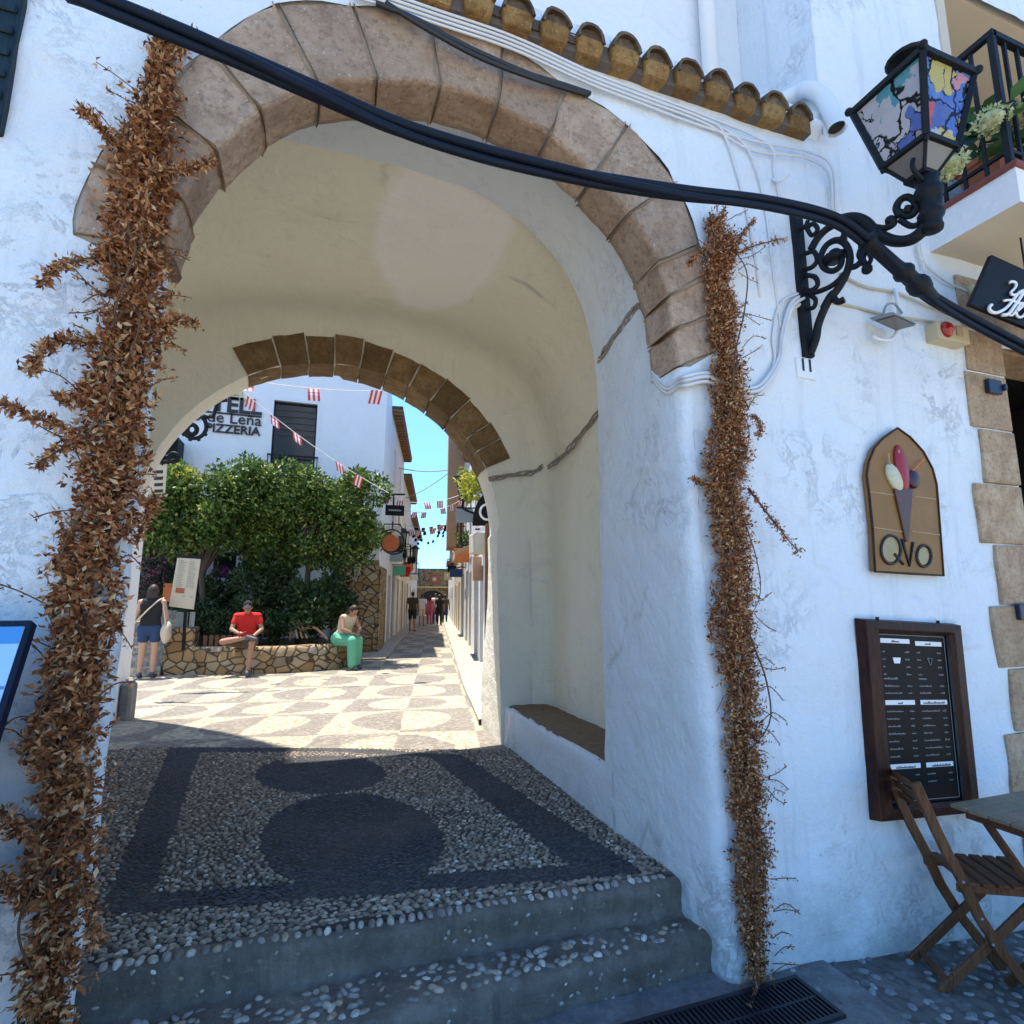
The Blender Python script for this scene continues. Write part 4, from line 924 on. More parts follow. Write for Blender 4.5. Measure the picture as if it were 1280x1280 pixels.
def cn(h, z, i, g=0): sx, sy = ((-1,-1),(1,-1),(1,1),(-1,1))[i % 4]; return Vector((LCx+sx*(h+g), LCy+sy*(h+g), z))
b = MB()
for i in range(4):
    b.bar(cn(hT,ZT,i), cn(hB,ZB,i), .026, .026, (1,1,0)); b.bar(cn(hT,ZT,i), cn(hT,ZT,i+1), .030, .030); b.bar(cn(hB,ZB,i), cn(hB,ZB,i+1), .024, .024); b.bar(cn(hB,ZB,i), cn(hN,ZN,i), .014, .014, (1,1,0))
    b.ball(cn(hB,ZB-.012,i), (.012,.012,.022)); b.ball(cn(hT,ZT+.01,i,.01), .02)
b.box((LCx-hN-.012,LCy-hN-.012,ZN-.012),(LCx+hN+.012,LCy+hN+.012,ZN+.01)); b.build('frame', M['iron'], LT, bevel=.003)
for i in range(4):
    b = MB(); a0, a1, a2, a3 = cn(hT-.004,ZT,i), cn(hT-.004,ZT,i+1), cn(hB-.004,ZB,i+1), cn(hB-.004,ZB,i)
    b.strip([[a0.lerp(a3,t).lerp(a1.lerp(a2,t),s) for s in np.linspace(0,1,6)] for t in np.linspace(0,1,8)])
    o = b.build('painted_pane', M['stained'], LT); at_ = o.data.attributes.new('warmth', 'FLOAT', 'POINT'); w = 1.0 if i in (0, 2) else 0.0; at_.data.foreach_set('value', [w]*len(o.data.vertices))
    b = MB(); b.add([cn(hB-.004,ZB-.004,i), cn(hB-.004,ZB-.004,i+1), cn(hN,ZN,i+1), cn(hN,ZN,i)], [(0,1,2,3)]); b.build('lower_pane', M['pane_clear'], LT)
b = MB(); tpz = ZT+.12
for i in range(4): b.add([cn(hT,ZT+.012,i,.015), cn(hT,ZT+.012,i+1,.015), cn(.035,tpz,i+1), cn(.035,tpz,i)], [(0,1,2,3)])
b.lathe([(.035,0),(.035,.05),(.085,.06),(.092,.075),(.06,.10),(0,.11)], (LCx,LCy,tpz-.005), 16); b.build('lamp_cap', M['iron'], LT)

# ------------------------------------------------------------------ potted hydrangea on the balcony
hp = thing('potted_hydrangea', 'greenish flowering hydrangea in a terracotta trough behind the balcony railing', 'potted plant', (4.2,-.26,3.966))
b = MB()
x0, x1 = 3.62, 5.2
b.strip([[(x0-d,-.34-d,z),(x1+d,-.34-d,z),(x1+d,-.14+d,z),(x0-d,-.14+d,z)] for z, d in ((3.968,-.02),(4.16,.015),(4.165,.03),(4.20,.03),(4.20,.012),(4.15,.008))], closed=True); b.build('trough', M['terracotta'], hp)
b = MB(); n = 420; P = np.stack([RNG.uniform(x0-.1, x1, n), RNG.uniform(-.48,-.06,n), RNG.uniform(4.12,4.52,n)], -1); D = np.stack([RNG.normal(0,.6,n), RNG.normal(-.4,.5,n), RNG.normal(.1,.5,n)], -1)
leaf_batch(b, P, D, RNG.uniform(.08,.16,n), RNG.uniform(.06,.11,n), 0, .15, .4); b.build('foliage', M['leafbalc'], hp)
for u, v, r_ in ((1240,150,.085),(1276,143,.09),(1186,206,.075),(1300,175,.08)):
    c = at(u, v, -.40); b = MB(); n = 260; d = RNG.normal(size=(n,3)); d /= np.linalg.norm(d,axis=1,keepdims=True); P = np.array(tuple(c))+d*r_*np.array([1,1,.8])*RNG.uniform(.75,1,(n,1))
    leaf_batch(b, P, d+RNG.normal(0,.9,(n,3)), RNG.uniform(.018,.03,n), RNG.uniform(.014,.022,n), 0, .2, .3); b.ball(c, (r_*.72,r_*.72,r_*.58)); b.build('flower_head', M['petal_green'], hp)

# ------------------------------------------------------------------ black hanging sign with white script
sg = thing('hanging_sign', 'black board with white script lettering hung beneath the balcony', 'sign', at(1250,370,-.3))
c0, c1_, c3 = at(1240,318,-.3), at(1290,341,-.3), at(1213,380,-.3); ex = (c1_-c0); ey = (c3-c0); c1_ = c0+ex*2.6
b = MB(); b.prism([c0, c0+ex*2.6, c0+ex*2.6+ey, c3], (0,.025,0)); b.build('board', M['black'], sg, bevel=.003)
b = MB(); sgp = lambda zu, zv: at(1150+zu/8, 300+zv/8, -.312)
for pth, r_ in (([(895,430),(915,415),(950,425),(960,455),(940,490),(910,520),(915,545),(945,548),(975,540)],.0075),([(1035,505),(985,530),(930,600),(880,660),(830,700),(760,728),(705,712),(690,675),(715,648)],.009),([(835,608),(900,600),(960,620),(1020,640)],.007),([(1035,520),(985,600),(930,680),(880,740),(825,750)],.010),([(880,745),(925,752),(960,700)],.006),
               ([(930,735),(985,700),(1030,655),(1020,630),(990,660),(960,720),(975,765),(1015,770),(1050,735),(1085,690)],.0075),([(1110,660),(1075,690),(1070,745),(1110,760),(1140,700),(1150,660)],.0075)):
    b.tube(bez([sgp(*p) for p in pth], 5), r_, 6)
b.build('lettering', M['white_ink'], sg, smooth=True)
b = MB(); b.tube([c0+ex*.9+Vector((0,.012,0)), c0+ex*.9+Vector((0,.012,.22))], .005, 6); b.tube([c0+ex*2.3+Vector((0,.012,0)), c0+ex*2.3+Vector((0,.012,.5))], .005, 6); b.build('hanger', M['iron'], sg)

# ------------------------------------------------------------------ glazed ice-cream plaque
pq = thing('ice_cream_plaque', 'brown glazed tile plaque shaped like a pointed arch with an ice cream cone', 'sign', at(1130,640,0))
def pp_(zu, zv, y=-.030): return at(1080+zu/6.09, 520+zv/6.09, y)
ol = [(20,450),(35,350),(80,240),(150,165),(255,92),(350,160),(450,270),(520,400),(552,520),(562,650),(578,850),(605,1215),(345,1200),(85,1185),(65,850),(40,600)]
b = MB(); b.prism([pp_(*p) for p in ol][::-1], (0,.03,0)); b.build('tile', M['plaque'], pq, bevel=.006, bseg=2)
b = MB(); b.tube([pp_(*p,-.031) for p in ol+[ol[0]]], .0065, 6); b.build('edging', M['frame'], pq)
b = MB()
for a, c in (((45,577),(232,602)),((385,612),(548,634)),((70,848),(300,882)),((365,878),(575,905))): b.tube([pp_(*a,-.0305), pp_(*c,-.0305)], .0035, 5)
b.build('tile_joint', M['groove'], pq)
b = MB(); b.prism([pp_(235,550,-.045), pp_(376,548,-.045), pp_(345,955,-.042), pp_(325,960,-.042)][::-1], (0,.016,0)); b.build('cone', M['cone'], pq, bevel=.004)
def scoop(c, rx, ry, tilt, m, name):
    p = pp_(*c, -.036); b = MB(); k = .00096; rot = Matrix.Rotation(R(tilt), 3, 'Y'); b.ball(p, (rx*k,.022,ry*k), 14, 9, 0, rot); b.build(name, M[m], pq, smooth=True)
scoop((228,468), 52, 88, -28, 'ice_w', 'scoop'); scoop((285,395), 50, 135, -6, 'ice_r', 'scoop'); scoop((372,482), 46, 55, 0, 'ice_p', 'scoop')
b = MB(); b.tube([pp_(370,418,-.045), pp_(458,325,-.05)], .004, 5); b.build('wafer_stick', M['orange'], pq)
b = MB(); b.tube([pp_(196,372,-.045), pp_(184,285,-.05)], .004, 5); b.tube([pp_(262,285,-.05), pp_(266,258,-.05)], .005, 5); b.build('leaf_stalk', M['groove'], pq)
b = MB()
for c, rx, ry in (((205,1015),62,95),((455,1065),40,66)): b = MB(); b.add([pp_(c[0]+rx*math.cos(t), c[1]+ry*math.sin(t), -.0312) for t in np.linspace(0, 6.283, 20)[:-1]], [tuple(range(19))]); b.build('pale_glaze', M['plaque_low'], pq)
b = MB()
ring = lambda c, rx, ry: [pp_(c[0]+rx*math.cos(t), c[1]+ry*math.sin(t), -.034) for t in np.linspace(0, 6.35, 30)]
b.tube(ring((205,1018),74,108), .0075, 7); b.tube([pp_(232,1050,-.034), pp_(300,1128,-.034)], .0075, 7); b.tube([pp_(288,935,-.034), pp_(345,1138,-.034), pp_(372,962,-.034)], .0075, 7); b.tube(ring((457,1066),54,82), .0075, 7)
b.build('lettering', M['black_ink'], pq, smooth=True)

# ------------------------------------------------------------------ framed menu
mn = thing('menu_board', 'dark wood framed black price list fixed to the wall beneath the plaque', 'menu board', at(1150,900,0))
mO = at(1080,773,-.055); mX = (at(1203,780,-.055)-mO); mW = mX.length; mX.normalize(); mY = (at(1100,1030,-.055)-mO); mH = mY.length; mY.normalize(); mN = Vector((0,-1,0))
def mp(a, c, o=0): return mO+mX*(a*mW)+mY*(c*mH)+mN*o
fi = (.155,.14,.068,.07)   # left, right, top, bottom widths as shares
b = MB(); L0, R0, T0, D0 = fi[0], 1-fi[1], fi[2], 1-fi[3]
for quad in (((0,0),(1,0),(R0,T0),(L0,T0)), ((0,1),(L0,D0),(R0,D0),(1,1)), ((0,0),(L0,T0),(L0,D0),(0,1)), ((1,0),(1,1),(R0,D0),(R0,T0))):
    pr = [(0,-.052),(.12,.0),(.75,.006),(1,-.014)]
    a0, a1, a2, a3 = [Vector((*q,0)) for q in quad]
    if quad[0] == (0,1) : a0, a1, a2, a3 = Vector((1,1,0)), Vector((0,1,0)), Vector((L0,D0,0)), Vector((R0,D0,0))
    if quad[0] == (0,0) and quad[1] == (L0,T0): a0, a1, a2, a3 = Vector((0,1,0)), Vector((0,0,0)), Vector((L0,T0,0)), Vector((L0,D0,0))
    if quad[0] == (1,0): a0, a1, a2, a3 = Vector((1,0,0)), Vector((1,1,0)), Vector((R0,D0,0)), Vector((R0,T0,0))
    rows = []
    for t, o_ in pr: p = a0.lerp(a3, t); q = a1.lerp(a2, t); rows.append([mp(p.x,p.y,o_), mp(q.x,q.y,o_)])
    b.strip(rows)
b.build('frame', M['frame'], mn, bevel=.002)
b = MB(); b.prism([mp(L0-.01,T0-.01,-.03), mp(R0+.01,T0-.01,-.03), mp(R0+.01,D0+.01,-.03), mp(L0-.01,D0+.01,-.03)], (0,.02,0)); b.build('price_sheet', M['black'], mn)
def mi_(a, c, o=-.028): return mp(L0+(R0-L0)*a, T0+(D0-T0)*c, o)
b = MB()
def quad(mb, a0, c0, a1, c1, o=-.0285): mb.add([mi_(a0,c0,o), mi_(a1,c0,o), mi_(a1,c1,o), mi_(a0,c1,o)], [(0,1,2,3)])
for a0, c0, a1 in ((.05,.035,.46),(.54,.045,.93),(.05,.405,.46),(.54,.405,.93),(.05,.775,.46),(.54,.775,.93)): quad(b, a0, c0, a1, c0+.028)
b.prism([mi_(.20,.15), mi_(.31,.15), mi_(.295,.185), mi_(.215,.185)], (0,-.001,0)); b.build('heading_bar', M['white_ink'], mn)
b = MB(); b.tube([mi_(.70,.15), mi_(.77,.15), mi_(.735,.195), mi_(.70,.15)], .0025, 4)
for a, c in ((.028,.01),(.972,.01)): b.bar(mi_(a,.012), mi_(a,.985), .003, .001, mX)
b.bar(mi_(.028,.012), mi_(.972,.012), .003, .001, mY); b.bar(mi_(.028,.985), mi_(.972,.985), .003, .001, mY)
def word(mb, a, c, w, h=.010):
    x = a
    while x < a+w:
        k = random.uniform(.010, .016); hh = h*random.choice((.55,.6,.6,1)); quad(mb, x, c-hh, x+k*.75, c, -.0287); x += k*1.05
for col, (xa, xb) in enumerate(((.06,.43),(.55,.90))):
    for i in range(4): word(b, xa, .12+.045*i, .03 if col == 0 else random.uniform(.03,.06)); word(b, xb-.05, .12+.045*i, .055)
    word(b, xa, .282, .18 if col == 0 else .10, .014)
    for i in range(2): word(b, xa, .325+.042*i, random.uniform(.07,.25)); word(b, xb-.05, .325+.042*i, .055)
    for i in range(7): word(b, xa, .475+.0435*i, random.uniform(.10,.27)); word(b, xb-.05, .475+.0435*i, .055)
    for i in range(4 if col == 0 else 2): word(b, xa, .845+.042*i, random.uniform(.08,.14)); word(b, xb-.05, .845+.042*i, .055)
b.build('small_print', M['grey_ink'], mn)
b = MB()
for a0, c0, w in ((.20,.058,.10),(.68,.066,.08),(.22,.428,.07),(.58,.428,.30),(.12,.80,.26),(.62,.80,.26)): word(b, a0, c0, w, .014); 
for f in b.f: pass
b.v = [(x, y-.0012, z) for x, y, z in b.v]; b.build('heading_print', M['black_ink'], mn)
b = MB(); 
for a in (.18,.80): b.tube([mp(a,-.012,-.03), mp(a,.01,-.03)], .008, 6)
b.build('fixing_lug', M['iron'], mn)

# ------------------------------------------------------------------ folding chair and table
ch = thing('folding_chair', 'brown slatted wooden folding chair beside the table', 'chair', (2.53,-.27,-.075), R(-28))
WC = .27
stile = [(-.012,.865),(.018,.78),(.05,.68),(.088,.58),(.130,.485),(.180,.345),(.250,.215),(.330,.105),(.40,.0)]
for y, nm in ((0,'back_stile'),(WC,'back_stile')):
    b = MB(); rows = []
    for i, (x, z) in enumerate(stile):
        a = stile[max(i-1,0)]; c = stile[min(i+1,len(stile)-1)]; t = Vector((c[0]-a[0],0,c[1]-a[1])).normalized(); n_ = Vector((t.z,0,-t.x)); w = .021
        rows.append([Vector((x,y,z))+n_*w*s1+Vector((0,.011*s2,0)) for s1, s2 in ((-1,-1),(1,-1),(1,1),(-1,1))])
    b.strip(rows, closed=True); b.f += [(0,1,2,3)[::-1], tuple(4*(len(rows)-1)+k for k in range(4))]; b.m += [0,0]; b.build(nm, M['wood'], ch, bevel=.004, local=True)
for y in (.026, WC-.026):
    b = MB(); b.bar((-.012,y,0),(.44,y,.435), .036, .020, (1,0,-1)); b.build('seat_leg', M['wood'], ch, bevel=.004, local=True)
for i, z in enumerate((.835,.785,.735)):
    x = .0+(.865-z)*.33-.012+.004; b = MB(); b.obox((x+.004,WC/2,z), (.004,0,-.012) if 0 else (.0015,0,.0), (0,WC/2-.008,0), (-.006,0,.019)); b.build('back_slat', M['wood'], ch, bevel=.003, local=True)
for y in (.012, WC-.012): b = MB(); b.bar((.115,y,.445),(.47,y,.445), .032, .018, (0,0,1)); b.build('seat_rail', M['wood'], ch, bevel=.003, local=True)
for i in range(6): x = .145+.058*i; b = MB(); b.box((x,-.016,.463),(x+.046,WC+.016,.477)); b.build('seat_slat', M['wood'], ch, bevel=.003, local=True)
b = MB(); b.bar((.055,.02,.06),(.055,WC-.02,.06), .028, .016, (1,0,1)); b.build('stretcher', M['wood'], ch, bevel=.003, local=True); b = MB(); b.bar((.345,.005,.095),(.345,WC-.005,.095), .026, .016, (1,0,-1)); b.build('stretcher', M['wood'], ch, bevel=.003, local=True)
b = MB()
for y in (-.013, WC+.013):
    for x, z in ((.130,.478),(.185,.34),(.215,.245)): b.ball((x,y,z), (.006,.004,.006), 8, 5)
b.build('bolts', M['greymetal'], ch, local=True)
tb = thing('bistro_table', 'small wooden folding table with a slatted top standing by the wall', 'table', (3.1,-.5,-.09))
b = MB(); x0, x1, y0, y1, zt = 2.80, 3.42, -.86, -.21, .655
y = y0
while y < y1-.01: b.box((x0,y,zt-.018),(x1,min(y+.078,y1),zt)); y += .083
b.build('tabletop', M['woodtop'], tb, bevel=.004)
b = MB(); b.box((x0+.05,y0+.03,zt-.060),(x0+.08,y1-.03,zt-.019)); b.box((x1-.08,y0+.03,zt-.060),(x1-.05,y1-.03,zt-.019)); b.box((x0+.081,y0+.06,zt-.055),(x1-.081,y0+.08,zt-.019)); b.box((x0+.081,y1-.08,zt-.055),(x1-.081,y1-.06,zt-.019)); b.build('apron', M['wood'], tb, bevel=.003)
for x in (x0+.10, x1-.12):
    for q, s in ((0,1),(.022,-1)):
        b = MB(); ya, yb = (y0+.06, y1-.06) if s > 0 else (y1-.06, y0+.06); b.bar((x+q,ya,-.10),(x+q,yb,zt-.03), .034, .020, (0,1,-s)); b.build('leg', M['wood'], tb, bevel=.003)
b = MB(); b.bar((x0+.13,-.535,.30),(x1-.12,-.535,.30), .034, .018); b.build('stretcher', M['wood'], tb, bevel=.003)

# ------------------------------------------------------------------ tilted information panel at the left
ip = thing('information_panel', 'pale blue printed panel in a tilted navy frame at the left edge', 'information panel', (-1.2,-.4,-.02))
pT, pB = -.19, -.56; zT_, zB_ = 1.515, .62
def ipp(a, c, o=0): n_ = Vector((0, -(zT_-zB_), -(pB-pT)*-1)).normalized(); return Vector((-1.75+a*.972, pT+(pB-pT)*c, zT_+(zB_-zT_)*c))+Vector((0,-.924,.382))*o
b = MB(); b.prism([ipp(-.01,-.022), ipp(1.012,-.022), ipp(1.012,1.02), ipp(-.01,1.02)], Vector((0,.924,-.382))*.04); b.build('frame', M['panel_navy'], ip, bevel=.004)
b = MB(); b.prism([ipp(0,0,.004), ipp(1,0,.004), ipp(1,1,.004), ipp(0,1,.004)], Vector((0,.924,-.382))*.003); b.build('printed_sheet', M['panel_blue'], ip)
M['sheet_band'] = plain('deeper_blue_band', (.06,.28,.62), .3, .05); M['sheet_print'] = plain('blue_small_print', (.07,.24,.50), .5, .05)
b = MB(); b.add([ipp(.0,.0,.0055), ipp(1,.0,.0055), ipp(1,.05,.0055), ipp(0,.05,.0055)], [(0,1,2,3)]); b.build('title_band', M['sheet_band'], ip); b = MB(); b.add([ipp(.0,.62,.0055), ipp(1,.62,.0055), ipp(1,.68,.0055), ipp(0,.68,.0055)], [(0,1,2,3)]); b.build('title_band', M['sheet_band'], ip)
b = MB()
for k in range(26):
    if k in (6,7,15): continue
    x = .62
    while x < .975-random.random()*.05: w = random.uniform(.012,.04); c = .17+k*.017; b.add([ipp(x,c,.0055), ipp(x+w,c,.0055), ipp(x+w,c+.008,.0055), ipp(x,c+.008,.0055)], [(0,1,2,3)]); x += w+.008
b.build('small_print', M['sheet_print'], ip)
for x in (-1.6,-.95): b = MB(); b.box((x-.03,-.50,-.05),(x+.03,-.44,1.05)); b.build('post', M['panel_navy'], ip, bevel=.004)
# ------------------------------------------------------------------ houses beyond the arch
def face_with_holes(mb, o, ex, ez, outer, holes, depth, inn, step=.6):
    """wall face in the (ex, ez) plane through o, holes with reveals going inwards along inn"""
    V2, T2 = sheet(outer, holes, step); o, ex, ez, inn = Vector(o), Vector(ex), Vector(ez), Vector(inn)
    mb.add([o+ex*a+ez*c for a, c in V2], T2)
    for h in holes:
        n = len(h); a = [o+ex*p[0]+ez*p[1] for p in h]
        mb.add(a+[p+inn*depth for p in a], [(i,(i+1)%n,n+(i+1)%n,n+i) for i in range(n)])
def rect(c, z0, w, h): return [(c-w/2,z0),(c+w/2,z0),(c+w/2,z0+h),(c-w/2,z0+h)]
def opening(parent, o, ex, ez, inn, op, depth):
    c, z0, w, h, kind = op; o, ex, ez, inn = Vector(o), Vector(ex), Vector(ez), Vector(inn)
    P = lambda a, z, d: o+ex*a+ez*z+inn*d
    fm = {'door': 'wood', 'window': 'iron', 'white': 'pvc', 'shop': 'iron', 'dark': 'shutter_dark'}[kind]
    nm = 'door' if kind in ('door', 'shop') else 'window'
    b = MB(); t = .055
    for a0, a1, z_0, z_1 in ((c-w/2,c-w/2+t,z0,z0+h),(c+w/2-t,c+w/2,z0,z0+h),(c-w/2+t,c+w/2-t,z0+h-t,z0+h),(c-w/2+t,c+w/2-t,z0,z0+t),(c-.02,c+.02,z0+t,z0+h-t)):
        m_ = P((a0+a1)/2,(z_0+z_1)/2,depth-.05); b.obox(m_, ex*(a1-a0)/2, ez*(z_1-z_0)/2, inn*.03)
    f = b.build(nm, M[fm], parent)
    b = MB(); b.add([P(c-w/2,z0,depth-.03),P(c+w/2,z0,depth-.03),P(c+w/2,z0+h,depth-.03),P(c-w/2,z0+h,depth-.03)], [(0,1,2,3)])
    b.build('pane' if kind != 'door' else 'door_panel', M['pane_dark' if kind != 'door' else 'wood'], f)
    if kind == 'window' and z0 > 2:
        b = MB(); q0, q1 = P(c-w/2-.1, z0, -.28), P(c+w/2+.1, z0, -.28)
        b.bar(q0+ez*.95, q1+ez*.95, .035, .035); b.bar(q0, q1, .08, .05); 
        for e in (c-w/2-.1, c+w/2+.1): b.bar(P(e,z0+.95,-.28), P(e,z0+.95,0), .03,.03); b.bar(P(e,z0+.02,-.28), P(e,z0+.02,0), .03,.03)
        for i in range(9): e = c-w/2-.1+(w+.2)*i/8; b.bar(P(e,z0,-.28), P(e,z0+.95,-.28), .016,.016)
        b.build('balcony_rail', M['iron'], parent)
def street_house(label, side, s0, s1, h, wall, ops, eave=True, plinth=None, q=None):
    q = q if q is not None else (-1.23 if side < 0 else 1.29)
    o = sp(q, s0, -.3); ex = SD; ez = Vector((0,0,1)); inn = SN*side
    root = thing('street_house', label, 'house', sp(q, (s0+s1)/2, 0), group='houses lining the narrow street')
    L = s1-s0; ops2 = [(c, z+.3, w, hh, k) for c, z, w, hh, k in ops]
    b = MB(); face_with_holes(b, o, ex, ez, [(0,0),(L,0),(L,h+.3),(0,h+.3)], [rect(*p[:4]) for p in ops2], .16, inn)
    c0, c1_, d = o, o+ex*L, inn*4.2
    for A, B_ in ((c0, c0+d), (c1_, c1_+d), (c0+d, c1_+d)): b.add([A, B_, B_+ez*(h+.3), A+ez*(h+.3)], [(0,1,2,3)])
    b.add([c0+ez*(h+.3), c1_+ez*(h+.3), c1_+d+ez*(h+.3), c0+d+ez*(h+.3)], [(0,1,2,3)])
    b.build('wall', wall, root)
    for p in ops2: opening(root, o, ex, ez, inn, p, .16)
    if eave:
        b = MB(); m_ = o+ex*(L/2)+ez*(h+.36); b.obox(m_+inn*1.9, ex*L/2, inn*2.25, ez*.05); b.build('roof', M['tile_old'], root)
        b = MB(); b.obox(o+ex*(L/2)+ez*(h+.27)-inn*.17, ex*(L/2), inn*.165, ez*.03)
        for i in range(int(L/.35)): b.obox(o+ex*(.15+i*.35)+ez*(h+.21)-inn*.16, ex*.04, inn*.15, ez*.035)
        b.build('eave', M['eave_wood'], root)
    if plinth is not None:
        b = MB(); b.obox(o+ex*(L/2)+ez*.6-inn*.012, ex*(L/2-.02), inn*.012, ez*.55)
        if not any(p[1] < 1.1 for p in ops2): b.build('plinth', plinth, root)
    return root, o, ex, ez, inn
W1 = plaster('street_white_a', (.78,.78,.76), amount=.4); W2 = plaster('street_cream_b', (.72,.66,.54), amount=.5); W3 = plaster('street_grey_c', (.66,.66,.64), amount=.5)
M['ochrewall'] = plain('warm_ochre_render', (.52,.30,.16), .9, .15, 3, .3, 30); M['pinkwall'] = plain('pale_brown_render', (.46,.30,.21), .9, .12, 3)
street_house('white left-hand street house with brown eaves, first after the pizzeria', -1, 5.6, 12.6, 7.7, W1, [(1.2,.1,1.0,2.2,'door'),(3.0,.1,1.2,2.3,'shop'),(5.4,.1,1.0,2.2,'door'),(1.9,3.1,1.0,2.0,'window'),(4.8,3.1,1.0,2.0,'window'),(1.9,5.6,.8,1.2,'white'),(4.8,5.6,.8,1.2,'white')])
street_house('cream left-hand street house in the middle of the row', -1, 12.65, 20, 7.0, W2, [(1.4,.0,1.2,2.3,'shop'),(3.6,.0,1.0,2.2,'door'),(5.8,.0,1.3,2.3,'shop'),(2.2,3.1,1.0,2.0,'window'),(5.2,3.1,1.0,2.0,'window')])
street_house('farthest left-hand street house, low and white, beside the stone gateway', -1, 20.05, 33.5, 6.2, W3, [(2,.0,1.2,2.2,'shop'),(5,.0,1,2.1,'door'),(8,.0,1.3,2.2,'shop'),(11,.0,1.0,2.1,'door'),(3,3,1,1.9,'window'),(8,3,1,1.9,'window')])
street_house('sunlit white right-hand street house nearest the arch', 1, -6.0, 2.2, 5.2, W1, [(4.2,.15,.9,2.1,'dark'),(5.6,.15,.9,2.1,'dark'),(7.2,.15,1.0,2.2,'shop'),(5.0,3.0,.9,1.6,'white'),(7.0,3.0,.9,1.6,'white')])
rh = street_house('white right-hand street house below the tall ochre bay', 1, 2.25, 10, 7.4, W1, [(1.4,.1,1.0,2.2,'door'),(3.2,.1,1.2,2.3,'shop'),(5.6,.1,1.2,2.3,'shop'),(1.6,3.1,.9,1.9,'window'),(4.4,3.1,.9,1.9,'window')])
b = MB(); b.obox(sp(.98,9.0,0)+Vector((0,0,6.3)), SN*.30, SD*.9, Vector((0,0,2.9))); bay = b.build('projecting_bay', M['ochrewall'], None)
h2, o2, *_ = street_house('cream right-hand street house in the middle of the row', 1, 10.05, 19, 8.6, W2, [(1.6,.0,1.2,2.2,'shop'),(4,.0,1,2.1,'door'),(6.4,.0,1.2,2.2,'shop'),(4.2,3.1,1,1.9,'window'),(7.0,3.1,1,1.9,'window')])
bay.parent = rh[0]; bay.data.transform(Matrix.Translation(-rh[0].location))
street_house('farthest right-hand street house, white with dark shop doors by the gateway', 1, 19.05, 33.5, 7.0, W1, [(2,.0,1.2,2.2,'shop'),(5,.0,1,2.1,'door'),(8,.0,1.3,2.2,'shop'),(11.2,.0,1.0,2.1,'door'),(4,3,1,1.9,'window'),(9,3,1,1.9,'window')])
# stone gateway closing the street
gt = thing('stone_gateway', 'brown stone gateway with a round emblem closing the far end of the street', 'gateway', sp(0, 34, .05))
b = MB(); arch = [(-1.0,0)]+[(1.0*math.cos(t), 1.35+.75*math.sin(t)) for t in np.linspace(math.pi, 0, 16)]+[(1.0,0)]
face_with_holes(b, sp(0,33.6,0), SN, Vector((0,0,1)), [(-2.6,0)]+arch+[(2.6,0),(2.6,3.75),(-2.6,3.75)], [], .9, SD, .5)
b.strip([[sp(0,33.6,0)+SN*a+Vector((0,0,c))+SD*d for d in (0,1.6)] for a, c in arch]); b.obox(sp(0,34.4,3.78), SN*2.6, SD*.8, Vector((0,0,.03))); b.build('wall', M['rubblewall'], gt)
b = MB(); b.obox(sp(0,33.52,2.35), SN*1.35, SD*.07, Vector((0,0,.06))); b.build('cornice', M['cornice'], gt)
b = MB(); b.lathe([(.0,.04),(.34,.04),(.40,.03),(.42,0)], sp(.15,33.58,3.0), 20, axis=-SD); e_ = b.build('emblem', M['terracotta'], gt)
b = MB(); b.lathe([(.0,.02),(.15,.02),(.17,.0)], sp(.15,33.54,3.0), 16, axis=-SD); b.build('emblem_boss', M['board_cream'], e_)
b = MB(); b.tube([sp(-.45+.28*math.cos(t)-.25,33.55,3.02+.42*math.sin(t)) for t in np.linspace(1.8,4.5,12)], .04, 6); b.build('crescent', M['greymetal'], gt)
b = MB(); b.obox(sp(0,36.5,2), SN*3, SD*.1, Vector((0,0,2))); tag(b.build('street_house', M['shade_black']), 'house wall seen through the far gateway, coloured near black as shade', 'house', 'houses lining the narrow street')  # shade behind the gateway is put into this wall's dark colour

# ------------------------------------------------------------------ pizzeria
PY = 13.0
pz_ = thing('pizzeria_building', 'white pizzeria building with black lettering and a tall dark window behind the orange trees', 'restaurant', (-2.2,PY,.15))
b = MB(); w0, w1 = at(343,500,PY), at(392,600,PY); z1 = w0.z; z0 = at(368,612,PY).z
l0, l1 = at(262,690,PY), at(298,727,PY)
holesP = [[(w0.x,z0),(w1.x,z0),(w1.x,z1),(w0.x,z1)], [(l0.x,l1.z),(l1.x,l1.z),(l1.x,l0.z+.1),(l0.x,l0.z+.1)], [(-4.7,.9),(-3.0,.9),(-3.0,3.1),(-4.7,3.1)]]
face_with_holes(b, (0,PY,0), (1,0,0), (0,0,1), [(-8,-.2),(1.42,-.2),(1.52,8.0),(-8,8.0)], holesP, .25, (0,1,0), .7)
e0 = Vector((1.42,PY,-.2)); e1 = e0+SD*2.75; up = Vector((0,0,8.2))
b.add([e0,e1,e1+up,e0+up+Vector((.1,0,0)),(-8,PY,8),(-8,PY+3,8)], [(0,1,2,3),(3,2,5,4)]); b.build('wall', M['upper'], pz_)
def win(parent, x0, x1, z0, z1, y, m, pane, name='window', t=.09):
    b = MB()
    for q in (((x0,y,z0),(x0+t,y+.06,z1)),((x1-t,y,z0),(x1,y+.06,z1)),((x0+t,y,z1-t),(x1-t,y+.06,z1)),((x0+t,y,z0),(x1-t,y+.06,z0+t))): b.box(*q)
    f = b.build(name, m, parent); b = MB(); b.box((x0+t,y+.03,z0+t),(x1-t,y+.05,z1-t)); b.build('pane', pane, f); return f
win(pz_, w0.x-.02, w1.x+.02, z0, z1, PY+.08, M['iron'], M['pane_dark'], t=.06)
b = MB(); t = .10
